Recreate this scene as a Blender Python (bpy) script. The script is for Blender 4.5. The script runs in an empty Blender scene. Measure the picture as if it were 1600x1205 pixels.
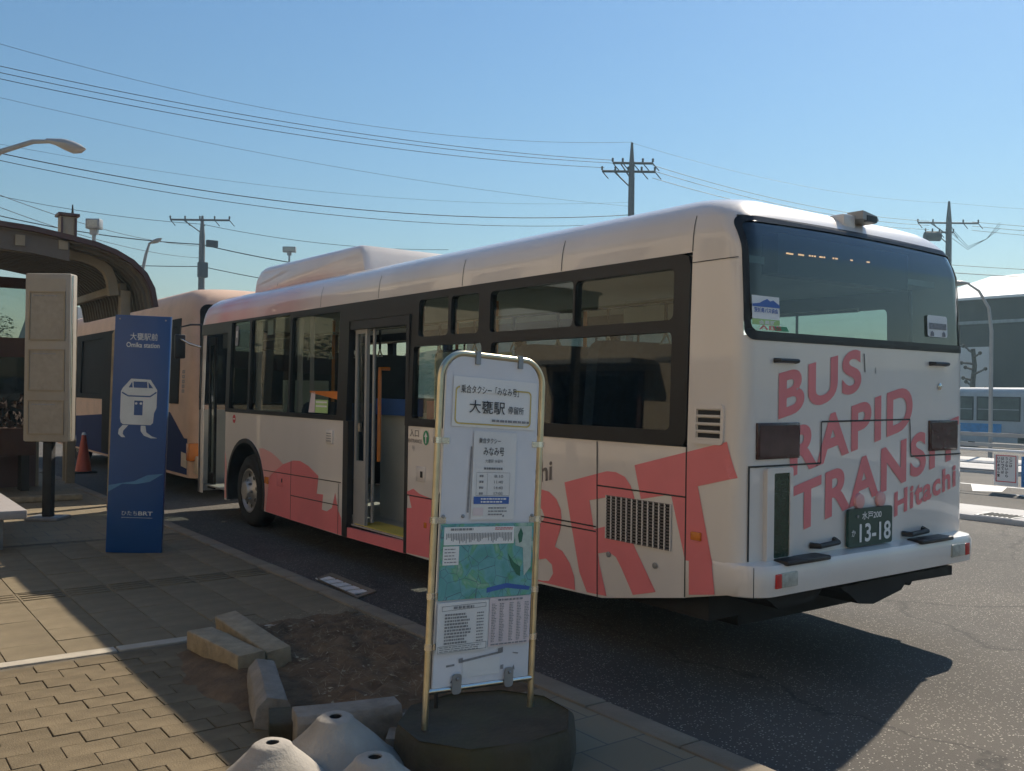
import bpy, bmesh, math, random
from mathutils import Matrix, Vector
from mathutils.geometry import tessellate_polygon
R = math.radians
random.seed(7)
SC = bpy.context.scene
COL = SC.collection

# ------------------------------------------------------------------ camera
cam = bpy.data.objects.new('camera', bpy.data.cameras.new('camera'))
COL.objects.link(cam); SC.camera = cam
cam.data.sensor_width = 36.0
cam.data.lens = 1454.26 / 1600 * 36
cam.data.clip_start = 0.05; cam.data.clip_end = 3000
cam.matrix_world = (Matrix.Translation((-3.8961, -3.2413, 1.6165)) @ Matrix.Rotation(-0.6344, 4, 'Z')
                    @ Matrix.Rotation(math.pi / 2 + 0.0053, 4, 'X') @ Matrix.Rotation(0.0136, 4, 'Z'))

# ------------------------------------------------------------------ sky, sun, exposure
SUN_AZ = R(70.9)          # clockwise from +Y
SUN_EL = R(41.8)
world = bpy.data.worlds.new('World'); SC.world = world; world.use_nodes = True
wn = world.node_tree
sky = wn.nodes.new('ShaderNodeTexSky'); sky.sky_type = 'NISHITA'; sky.sun_disc = False
sky.sun_elevation = SUN_EL; sky.sun_rotation = SUN_AZ
sky.air_density = 1.85; sky.dust_density = 0.28; sky.ozone_density = 10.0; sky.altitude = 20
wn.links.new(sky.outputs[0], wn.nodes['Background'].inputs[0])
wn.nodes['Background'].inputs[1].default_value = 0.081
sun_data = bpy.data.lights.new('sun', 'SUN'); sun_data.energy = 5.0; sun_data.angle = R(0.53); sun_data.color = (1.0, 0.89, 0.74)
sun = bpy.data.objects.new('sun', sun_data); COL.objects.link(sun)
sdir = Vector((math.sin(SUN_AZ) * math.cos(SUN_EL), math.cos(SUN_AZ) * math.cos(SUN_EL), math.sin(SUN_EL)))
sun.rotation_euler = sdir.to_track_quat('Z', 'Y').to_euler(); sun.location = (10, 5, 30)
SC.view_settings.view_transform = 'Standard'; SC.view_settings.look = 'None'
SC.view_settings.exposure = 0.3; SC.view_settings.gamma = 1.0; SC.view_settings.use_curve_mapping = False
SC.render.engine = 'CYCLES'
SC.cycles.max_bounces = 5; SC.cycles.transparent_max_bounces = 14; SC.cycles.volume_bounces = 0
SC.cycles.use_adaptive_sampling = True; SC.cycles.adaptive_threshold = 0.03
SC.cycles.use_denoising = True

# ------------------------------------------------------------------ materials
MATS = {}
def mk(name, col, rough=0.6, metal=0.0, var=0.12, scale=4.0, bump=0.0, bscale=60.0, spec=0.5, coat=0.0,
       dirt=0.0, dcol=(0.10, 0.085, 0.065), rnd=0.0, emit=0.0, stretch=(1, 1, 1)):
    if name in MATS: return MATS[name]
    m = bpy.data.materials.new(name); m.use_nodes = True; nt = m.node_tree; N = nt.nodes; L = nt.links
    b = N['Principled BSDF']
    b.inputs['Roughness'].default_value = rough; b.inputs['Metallic'].default_value = metal
    b.inputs['Specular IOR Level'].default_value = spec; b.inputs['Coat Weight'].default_value = coat
    b.inputs['Coat Roughness'].default_value = 0.035
    tc = N.new('ShaderNodeTexCoord'); mp = N.new('ShaderNodeMapping'); L.new(tc.outputs['Object'], mp.inputs[0])
    mp.inputs['Scale'].default_value = stretch
    no = N.new('ShaderNodeTexNoise'); no.inputs['Scale'].default_value = scale; no.inputs['Detail'].default_value = 6
    no.inputs['Roughness'].default_value = 0.62
    L.new(mp.outputs[0], no.inputs['Vector'])
    mr = N.new('ShaderNodeMapRange'); mr.inputs[1].default_value = 0.3; mr.inputs[2].default_value = 0.7
    mr.inputs[3].default_value = 1 - var; mr.inputs[4].default_value = 1 + var
    L.new(no.outputs['Fac'], mr.inputs[0])
    val = mr.outputs[0]
    if rnd:
        oi = N.new('ShaderNodeObjectInfo'); m2 = N.new('ShaderNodeMapRange'); m2.inputs[3].default_value = 1 - rnd; m2.inputs[4].default_value = 1 + rnd
        L.new(oi.outputs['Random'], m2.inputs[0]); mu = N.new('ShaderNodeMath'); mu.operation = 'MULTIPLY'
        L.new(val, mu.inputs[0]); L.new(m2.outputs[0], mu.inputs[1]); val = mu.outputs[0]
    hs = N.new('ShaderNodeHueSaturation'); hs.inputs['Color'].default_value = (*col, 1); L.new(val, hs.inputs['Value'])
    out = hs.outputs[0]
    if dirt:
        n2 = N.new('ShaderNodeTexNoise'); n2.inputs['Scale'].default_value = scale * 0.6; n2.inputs['Detail'].default_value = 8
        mp2 = N.new('ShaderNodeMapping'); mp2.inputs['Location'].default_value = (3.1, 7.7, 1.3); mp2.inputs['Scale'].default_value = stretch
        L.new(tc.outputs['Object'], mp2.inputs[0]); L.new(mp2.outputs[0], n2.inputs['Vector'])
        r2 = N.new('ShaderNodeMapRange'); r2.inputs[1].default_value = 0.45; r2.inputs[2].default_value = 0.75; r2.inputs[3].default_value = 0; r2.inputs[4].default_value = dirt
        L.new(n2.outputs['Fac'], r2.inputs[0])
        mx = N.new('ShaderNodeMix'); mx.data_type = 'RGBA'; L.new(r2.outputs[0], mx.inputs[0]); L.new(out, mx.inputs[6]); mx.inputs[7].default_value = (*dcol, 1)
        out = mx.outputs[2]
        rr = N.new('ShaderNodeMapRange'); rr.inputs[3].default_value = rough; rr.inputs[4].default_value = min(1, rough + 0.35)
        L.new(r2.outputs[0], rr.inputs[0]); L.new(rr.outputs[0], b.inputs['Roughness'])
    L.new(out, b.inputs['Base Color'])
    if bump:
        n3 = N.new('ShaderNodeTexNoise'); n3.inputs['Scale'].default_value = bscale; n3.inputs['Detail'].default_value = 5
        L.new(tc.outputs['Object'], n3.inputs['Vector'])
        bp = N.new('ShaderNodeBump'); bp.inputs['Strength'].default_value = bump; bp.inputs['Distance'].default_value = 0.01
        L.new(n3.outputs['Fac'], bp.inputs['Height']); L.new(bp.outputs[0], b.inputs['Normal'])
    if emit:
        b.inputs['Emission Color'].default_value = (*col, 1); b.inputs['Emission Strength'].default_value = emit
    MATS[name] = m
    return m

def glass(name, tint, refl=1.0, rough=0.02):
    m = bpy.data.materials.new(name); m.use_nodes = True; nt = m.node_tree; N = nt.nodes; L = nt.links
    for n in list(N):
        if n.type != 'OUTPUT_MATERIAL': N.remove(n)
    o = [n for n in N if n.type == 'OUTPUT_MATERIAL'][0]
    t = N.new('ShaderNodeBsdfTransparent'); t.inputs[0].default_value = (*tint, 1)
    g = N.new('ShaderNodeBsdfGlossy'); g.inputs['Roughness'].default_value = rough
    f = N.new('ShaderNodeFresnel'); f.inputs['IOR'].default_value = 1.5
    ge = N.new('ShaderNodeNewGeometry'); io = N.new('ShaderNodeMapRange'); io.inputs[3].default_value = 1.5; io.inputs[4].default_value = 1 / 1.5
    L.new(ge.outputs['Backfacing'], io.inputs[0]); L.new(io.outputs[0], f.inputs['IOR'])   # same reflectance from both sides of a thin pane
    mu = N.new('ShaderNodeMath'); mu.operation = 'MULTIPLY'; mu.inputs[1].default_value = refl; mu.use_clamp = True
    mx = N.new('ShaderNodeMixShader')
    L.new(f.outputs[0], mu.inputs[0]); L.new(mu.outputs[0], mx.inputs[0]); L.new(t.outputs[0], mx.inputs[1]); L.new(g.outputs[0], mx.inputs[2]); L.new(mx.outputs[0], o.inputs[0])
    MATS[name] = m
    return m

def asphalt(name, base, fleck, amount):
    m = mk(name, base, rough=0.85, var=0.22, scale=0.7, bump=0.5, bscale=140, dirt=0.25, dcol=(base[0] * 1.7, base[1] * 1.65, base[2] * 1.55))
    nt = m.node_tree; N = nt.nodes; L = nt.links; b = N['Principled BSDF']
    src = b.inputs['Base Color'].links[0].from_socket
    tc = [n for n in N if n.type == 'TEX_COORD'][0]
    vo = N.new('ShaderNodeTexVoronoi'); vo.inputs['Scale'].default_value = 95; vo.inputs['Randomness'].default_value = 1
    L.new(tc.outputs['Object'], vo.inputs['Vector'])
    sep = N.new('ShaderNodeSeparateColor'); L.new(vo.outputs['Color'], sep.inputs[0])
    th = N.new('ShaderNodeMath'); th.operation = 'GREATER_THAN'; th.inputs[1].default_value = 1 - amount; L.new(sep.outputs[0], th.inputs[0])
    th2 = N.new('ShaderNodeMath'); th2.operation = 'LESS_THAN'; th2.inputs[1].default_value = 0.42; L.new(vo.outputs['Distance'], th2.inputs[0])
    mu = N.new('ShaderNodeMath'); mu.operation = 'MULTIPLY'; L.new(th.outputs[0], mu.inputs[0]); L.new(th2.outputs[0], mu.inputs[1])
    mx = N.new('ShaderNodeMix'); mx.data_type = 'RGBA'; L.new(mu.outputs[0], mx.inputs[0]); L.new(src, mx.inputs[6]); mx.inputs[7].default_value = (*fleck, 1)
    wn_ = N.new('ShaderNodeTexNoise'); wn_.inputs['Scale'].default_value = 0.45; wn_.inputs['Detail'].default_value = 4; wn_.inputs['Distortion'].default_value = 0.8; L.new(tc.outputs['Object'], wn_.inputs['Vector'])
    wr = N.new('ShaderNodeMapRange'); wr.inputs[1].default_value = .35; wr.inputs[2].default_value = .7; wr.inputs[3].default_value = .72; wr.inputs[4].default_value = 1.22; L.new(wn_.outputs['Fac'], wr.inputs[0])
    nd = N.new('ShaderNodeTexNoise'); nd.inputs['Scale'].default_value = 1.6; nd.inputs['Detail'].default_value = 5; L.new(tc.outputs['Object'], nd.inputs['Vector'])
    va = N.new('ShaderNodeVectorMath'); va.operation = 'MULTIPLY_ADD'; va.inputs[1].default_value = (.9, .9, 0); L.new(nd.outputs['Color'], va.inputs[0]); L.new(tc.outputs['Object'], va.inputs[2])
    cr_ = N.new('ShaderNodeTexVoronoi'); cr_.feature = 'DISTANCE_TO_EDGE'; cr_.inputs['Scale'].default_value = .28; L.new(va.outputs[0], cr_.inputs['Vector'])
    cm_ = N.new('ShaderNodeMapRange'); cm_.inputs[1].default_value = .0; cm_.inputs[2].default_value = .006; cm_.inputs[3].default_value = .45; cm_.inputs[4].default_value = 1; L.new(cr_.outputs['Distance'], cm_.inputs[0])
    st_ = N.new('ShaderNodeTexNoise'); st_.inputs['Scale'].default_value = 1.9; st_.inputs['Detail'].default_value = 2; mps = N.new('ShaderNodeMapping'); mps.inputs['Location'].default_value = (11, 4, 0); L.new(tc.outputs['Object'], mps.inputs[0]); L.new(mps.outputs[0], st_.inputs['Vector'])
    so = N.new('ShaderNodeMapRange'); so.inputs[1].default_value = .66; so.inputs[2].default_value = .74; so.inputs[3].default_value = 1; so.inputs[4].default_value = .6; L.new(st_.outputs['Fac'], so.inputs[0])
    m1 = N.new('ShaderNodeMath'); m1.operation = 'MULTIPLY'; L.new(wr.outputs[0], m1.inputs[0]); L.new(cm_.outputs[0], m1.inputs[1])
    m2 = N.new('ShaderNodeMath'); m2.operation = 'MULTIPLY'; L.new(m1.outputs[0], m2.inputs[0]); L.new(so.outputs[0], m2.inputs[1])
    hv = N.new('ShaderNodeHueSaturation'); L.new(mx.outputs[2], hv.inputs['Color']); L.new(m2.outputs[0], hv.inputs['Value'])
    L.new(hv.outputs[0], b.inputs['Base Color'])
    return m

def brickmat(name, col, mortar, bw, bh):
    m = mk(name, col, rough=0.9, var=0.15, scale=3)
    nt = m.node_tree; N = nt.nodes; L = nt.links; b = N['Principled BSDF']
    tc = [n for n in N if n.type == 'TEX_COORD'][0]
    br = N.new('ShaderNodeTexBrick'); br.inputs['Scale'].default_value = 1; br.inputs['Brick Width'].default_value = bw; br.inputs['Row Height'].default_value = bh
    br.inputs['Mortar Size'].default_value = 0.004; br.inputs['Color1'].default_value = (*[c * 0.9 for c in col], 1); br.inputs['Color2'].default_value = (*[c * 1.1 for c in col], 1); br.inputs['Mortar'].default_value = (*mortar, 1)
    L.new(tc.outputs['Object'], br.inputs['Vector']); L.new(br.outputs['Color'], b.inputs['Base Color'])
    return m

def worn_paint(name, col, keep):
    """painted marking with bare patches (hole through to what lies below)"""
    m = mk(name, col, rough=0.8, var=0.15, scale=20)
    nt = m.node_tree; N = nt.nodes; L = nt.links; b = N['Principled BSDF']
    tc = [n for n in N if n.type == 'TEX_COORD'][0]
    no = N.new('ShaderNodeTexNoise'); no.inputs['Scale'].default_value = 9; no.inputs['Detail'].default_value = 8; no.inputs['Roughness'].default_value = 0.8
    L.new(tc.outputs['Object'], no.inputs['Vector'])
    gt = N.new('ShaderNodeMath'); gt.operation = 'GREATER_THAN'; gt.inputs[1].default_value = 1 - keep; L.new(no.outputs['Fac'], gt.inputs[0])
    L.new(gt.outputs[0], b.inputs['Alpha'])
    return m

def bus_paint():
    m = mk('bus_white_paint', (0.77, 0.72, 0.665), rough=0.32, var=0.05, scale=1.2, coat=0.8, dirt=0.30, dcol=(0.40, 0.33, 0.25), stretch=(1, 1, 0.3), bump=0.05, bscale=2.2)
    nt = m.node_tree; N = nt.nodes; L = nt.links; b = N['Principled BSDF']
    src = b.inputs['Base Color'].links[0].from_socket
    tc = [n for n in N if n.type == 'TEX_COORD'][0]
    sp = N.new('ShaderNodeSeparateXYZ'); L.new(tc.outputs['Object'], sp.inputs[0])
    a = N.new('ShaderNodeMapRange'); a.inputs[1].default_value = 4.5; a.inputs[2].default_value = 8.4; a.inputs[3].default_value = 0; a.inputs[4].default_value = 1.5
    L.new(sp.outputs[1], a.inputs[0])
    c = N.new('ShaderNodeMapRange'); c.inputs[1].default_value = 2.2; c.inputs[2].default_value = 2.35; c.inputs[3].default_value = 0; c.inputs[4].default_value = 1; L.new(sp.outputs[2], c.inputs[0])
    no = N.new('ShaderNodeTexNoise'); no.inputs['Scale'].default_value = 0.8; mpp = N.new('ShaderNodeMapping'); mpp.inputs['Scale'].default_value = (0.2, 1, 0.2); L.new(tc.outputs['Object'], mpp.inputs[0]); L.new(mpp.outputs[0], no.inputs['Vector'])
    mu = N.new('ShaderNodeMath'); mu.operation = 'MULTIPLY'; L.new(a.outputs[0], mu.inputs[0]); L.new(c.outputs[0], mu.inputs[1])
    c2 = N.new('ShaderNodeMapRange'); c2.inputs[1].default_value = 2.76; c2.inputs[2].default_value = 2.88; c2.inputs[3].default_value = 1; c2.inputs[4].default_value = .25; L.new(sp.outputs[2], c2.inputs[0])
    mu3 = N.new('ShaderNodeMath'); mu3.operation = 'MULTIPLY'; L.new(mu.outputs[0], mu3.inputs[0]); L.new(c2.outputs[0], mu3.inputs[1])
    mu2 = N.new('ShaderNodeMath'); mu2.operation = 'MULTIPLY'; L.new(mu3.outputs[0], mu2.inputs[0]); L.new(no.outputs['Fac'], mu2.inputs[1])
    mx = N.new('ShaderNodeMix'); mx.data_type = 'RGBA'; L.new(mu2.outputs[0], mx.inputs[0]); L.new(src, mx.inputs[6]); mx.inputs[7].default_value = (0.72, 0.16, 0.17, 1)
    L.new(mx.outputs[2], b.inputs['Base Color'])
    return m

WHITE = bus_paint()
RED = mk('bus_red_film', (0.82, 0.215, 0.225), rough=0.42, var=0.06, scale=2, dirt=0.12)
PINK = mk('bus_pink_film', (0.80, 0.40, 0.37), rough=0.42, var=0.06, scale=2)
GREYTXT = mk('grey_lettering', (0.16, 0.14, 0.13), rough=0.5)
BLACK = mk('black_rubber', (0.018, 0.018, 0.019), rough=0.5, var=0.2, dirt=0.06)
BLACKG = mk('black_gloss_frame', (0.016, 0.016, 0.018), rough=0.35, var=0.1, dirt=0.04, spec=0.3)
DARK = mk('dark_underbody', (0.02, 0.019, 0.018), rough=0.85, var=0.3)
TYRE = mk('tyre_rubber', (0.022, 0.021, 0.02), rough=0.85, var=0.2, bump=0.3)
STEEL = mk('wheel_steel', (0.52, 0.50, 0.47), rough=0.42, metal=0.7, var=0.12, dirt=0.3)
CHROME = mk('stainless_tube', (0.68, 0.65, 0.58), rough=0.22, metal=1.0, var=0.08)
TARN = mk('tarnished_tube', (0.62, 0.56, 0.40), rough=0.3, metal=1.0, var=0.15, scale=12, dirt=0.2)
GLASS = glass('side_glass', (0.72, 0.77, 0.74), 0.75)
GLASSR = glass('rear_glass', (0.42, 0.53, 0.53), 2.0)
GLASSC = glass('clear_glass', (0.78, 0.83, 0.81), 0.6)
GLASSD = glass('dark_glass', (0.12, 0.13, 0.13), 0.5)
LAMPRED = mk('smoked_red_lens', (0.055, 0.02, 0.02), rough=0.12, var=0.3, scale=12)
REDLENS = mk('red_lens', (0.55, 0.03, 0.03), rough=0.15)
AMBER = mk('amber_lens', (0.65, 0.20, 0.03), rough=0.2)
CLEARLENS = mk('clear_lens', (0.42, 0.43, 0.38), rough=0.12, var=0.25, scale=30)
LEDGREEN = mk('unlit_display_green', (0.012, 0.04, 0.022), rough=0.25, var=0.4, scale=160)
PLATE = mk('plate_green', (0.018, 0.06, 0.045), rough=0.4)
PWHITE = mk('print_white', (0.82, 0.82, 0.80), rough=0.5, var=0.03)
PBLACK = mk('print_black', (0.03, 0.03, 0.035), rough=0.6, var=0.05)
PGREY = mk('print_grey', (0.25, 0.25, 0.26), rough=0.6, var=0.3, scale=60)
PGREEN = mk('print_green', (0.05, 0.30, 0.14), rough=0.5)
PBLUE = mk('print_blue', (0.05, 0.13, 0.42), rough=0.5)
PRED = mk('print_red', (0.62, 0.07, 0.08), rough=0.5)
PYEL = mk('print_ochre', (0.62, 0.48, 0.14), rough=0.5)
PYEL2 = mk('yellow_strip', (0.70, 0.55, 0.10), rough=0.5)
PLIME = mk('print_lime', (0.42, 0.62, 0.22), rough=0.5)
PPINK = mk('print_pale_pink', (0.72, 0.62, 0.62), rough=0.55, var=0.05)
ORANGEPOLE = mk('orange_grab_pole', (0.70, 0.22, 0.03), rough=0.35)
SEAT = mk('seat_blue_cloth', (0.03, 0.05, 0.10), rough=0.9, var=0.3, scale=25)
INTERIOR = mk('interior_panel', (0.55, 0.55, 0.50), rough=0.6, var=0.06)
FLOORV = mk('vinyl_floor', (0.38, 0.37, 0.34), rough=0.5, var=0.1)
PAPER = mk('paper_sheet', (0.76, 0.76, 0.74), rough=0.7, var=0.05, scale=8)
BOARD = mk('sign_board_white', (0.72, 0.73, 0.76), rough=0.45, var=0.06, scale=3, dirt=0.15, dcol=(0.35, 0.33, 0.30))
BLUEP = mk('blue_sign_panel', (0.006, 0.062, 0.22), rough=0.35, var=0.08, scale=3, dirt=0.1, dcol=(0.06, 0.08, 0.12))
BLUEL = mk('blue_sign_wave', (0.06, 0.20, 0.38), rough=0.4)
SIGNGREY = mk('sign_pale_print', (0.55, 0.60, 0.62), rough=0.5)
CONC = mk('concrete', (0.25, 0.225, 0.185), rough=0.92, var=0.28, scale=9, bump=0.9, bscale=38, dirt=0.35, dcol=(0.16, 0.13, 0.09))
CONCL = mk('pale_concrete', (0.30, 0.245, 0.16), rough=0.92, var=0.28, scale=11, bump=0.9, bscale=38, dirt=0.4, dcol=(0.22, 0.17, 0.10))
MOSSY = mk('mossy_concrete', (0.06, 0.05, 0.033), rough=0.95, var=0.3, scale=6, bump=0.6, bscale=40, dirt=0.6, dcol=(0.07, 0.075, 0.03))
CONE = mk('cast_concrete', (0.36, 0.325, 0.275), rough=0.9, var=0.14, scale=6, bump=0.4, bscale=70, dirt=0.6, dcol=(0.19, 0.16, 0.11))
PAVER = mk('brick_paver', (0.165, 0.128, 0.078), rough=0.95, var=0.2, scale=7, bump=0.4, bscale=120, rnd=0.10, dirt=0.4, dcol=(0.11, 0.085, 0.055), spec=0.2)
TILE = mk('paving_tile', (0.21, 0.168, 0.105), rough=0.88, var=0.14, scale=5, bump=0.3, bscale=120, rnd=0.06, dirt=0.4, dcol=(0.11, 0.085, 0.055), spec=0.2)
KERBM = mk('kerb_concrete', (0.22, 0.18, 0.125), rough=0.9, var=0.2, scale=4, bump=0.3, rnd=0.08, dirt=0.4, dcol=(0.13, 0.11, 0.09))
BANDM = mk('pale_edging', (0.40, 0.35, 0.27), rough=0.88, var=0.12, scale=8, bump=0.25, rnd=0.08, dirt=0.25)
SIDEW = brickmat('sidewalk_mortar', (0.21, 0.168, 0.105), (0.10, 0.09, 0.075), 0.3, 0.3)
MORTAR = mk('joint_sand', (0.12, 0.098, 0.065), rough=0.95, var=0.3, scale=20)
SOIL = mk('bed_soil', (0.13, 0.078, 0.038), rough=1.0, var=0.45, scale=9, bump=1.0, bscale=45)
STRAW = mk('dry_straw', (0.30, 0.24, 0.15), rough=0.9, var=0.4, scale=30)
ROAD = asphalt('road_asphalt', (0.066, 0.058, 0.048), (0.34, 0.31, 0.26), 0.16)
WHITELINE = worn_paint('worn_white_line', (0.70, 0.70, 0.66), 0.46)
LINEW = mk('road_white_paint', (0.72, 0.71, 0.67), rough=0.7, var=0.12, scale=3, dirt=0.25, dcol=(0.3, 0.28, 0.26))
ISLAND = mk('island_paving', (0.55, 0.53, 0.50), rough=0.85, var=0.1, scale=1, dirt=0.3, dcol=(0.3, 0.28, 0.26))
POLEM = mk('pole_concrete', (0.12, 0.12, 0.125), rough=0.85, var=0.1)
ARMM = mk('backlit_arm_steel', (0.07, 0.07, 0.075), rough=0.8)  # dark tone stands in for backlit shade on arms and fittings
WIRE = mk('cable_black', (0.02, 0.02, 0.022), rough=0.6)
CROSS = mk('galvanised_steel', (0.30, 0.31, 0.32), rough=0.5, metal=0.6, var=0.2)
LAMPM = mk('lamp_grey_paint', (0.33, 0.33, 0.32), rough=0.4, var=0.08)
BROWN = mk('shelter_brown', (0.085, 0.04, 0.035), rough=0.45, var=0.12, dirt=0.2)
CREAM = mk('shelter_cream', (0.30, 0.25, 0.175), rough=0.55, var=0.1, dirt=0.25, dcol=(0.18, 0.15, 0.11))
RIBM = mk('shelter_rib', (0.13, 0.115, 0.095), rough=0.6, var=0.12)
INFOM = mk('info_board_grey', (0.33, 0.30, 0.25), rough=0.5, var=0.08, dirt=0.2, dcol=(0.2, 0.18, 0.14))
ORANGEB = mk('bus_cream_orange', (0.66, 0.45, 0.32), rough=0.55, var=0.06, coat=0.0, dirt=0.15)
CREAMB = mk('bus_cream', (0.62, 0.50, 0.36), rough=0.35, var=0.06, coat=0.2, dirt=0.2)
NAVY = mk('bus_navy', (0.018, 0.028, 0.11), rough=0.7, var=0.06, spec=0.1)
SILVERB = mk('bus_silver', (0.45, 0.47, 0.48), rough=0.35, var=0.06, dirt=0.15)
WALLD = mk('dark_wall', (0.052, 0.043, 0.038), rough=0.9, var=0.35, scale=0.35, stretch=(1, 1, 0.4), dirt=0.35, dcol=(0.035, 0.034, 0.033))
WALLL = mk('light_wall', (0.50, 0.52, 0.52), rough=0.8, var=0.08, scale=0.5)
ROOFW = mk('bright_metal_roof', (0.80, 0.80, 0.79), rough=0.45, var=0.05, scale=0.6)
BARK = mk('bark', (0.055, 0.045, 0.035), rough=0.95, var=0.3, scale=12, bump=0.6, bscale=40)
LEAF = mk('leaf_green', (0.06, 0.10, 0.035), rough=0.7, var=0.4, scale=3, rnd=0.15)
CONEO = mk('cone_orange', (0.55, 0.09, 0.04), rough=0.5, var=0.1)
CARW = mk('car_white', (0.75, 0.76, 0.78), rough=0.25, coat=0.5)
BLUETARP = mk('blue_print_sheet', (0.03, 0.20, 0.50), rough=0.5, var=0.1, scale=12)
ADBLUE = mk('ad_blue', (0.04, 0.26, 0.55), rough=0.45, var=0.25, scale=6)
LEDON = mk('lit_destination_led', (1.0, 0.50, 0.24), rough=0.5, emit=1.6)

def map_mat():
    m = mk('route_map_print', (0.2, 0.4, 0.36), rough=0.5)
    nt = m.node_tree; N = nt.nodes; L = nt.links; b = N['Principled BSDF']
    tc = [n for n in N if n.type == 'TEX_COORD'][0]
    no = N.new('ShaderNodeTexNoise'); no.inputs['Scale'].default_value = 7; no.inputs['Detail'].default_value = 3; no.inputs['Distortion'].default_value = 1.2
    L.new(tc.outputs['Object'], no.inputs['Vector'])
    cr = N.new('ShaderNodeValToRGB'); L.new(no.outputs['Fac'], cr.inputs[0]); e = cr.color_ramp.elements
    e[0].position = 0.30; e[0].color = (0.10, 0.33, 0.18, 1); e[1].position = 0.68; e[1].color = (0.45, 0.58, 0.50, 1)
    for p_, c_ in ((0.42, (0.12, 0.36, 0.36, 1)), (0.5, (0.16, 0.42, 0.44, 1)), (0.56, (0.14, 0.40, 0.24, 1))):
        x = e.new(p_); x.color = c_
    vo = N.new('ShaderNodeTexVoronoi'); vo.feature = 'DISTANCE_TO_EDGE'; vo.inputs['Scale'].default_value = 15; L.new(tc.outputs['Object'], vo.inputs['Vector'])
    lt = N.new('ShaderNodeMath'); lt.operation = 'LESS_THAN'; lt.inputs[1].default_value = 0.011; L.new(vo.outputs['Distance'], lt.inputs[0])
    mx = N.new('ShaderNodeMix'); mx.data_type = 'RGBA'; L.new(lt.outputs[0], mx.inputs[0]); L.new(cr.outputs[0], mx.inputs[6]); mx.inputs[7].default_value = (0.09, 0.16, 0.20, 1)
    L.new(mx.outputs[2], b.inputs['Base Color'])
    return m
MAPM = map_mat()

# ------------------------------------------------------------------ mesh helpers
def setp(o, **k):
    for a, v in k.items():
        if v is not None: o[a] = v
    return o

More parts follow.
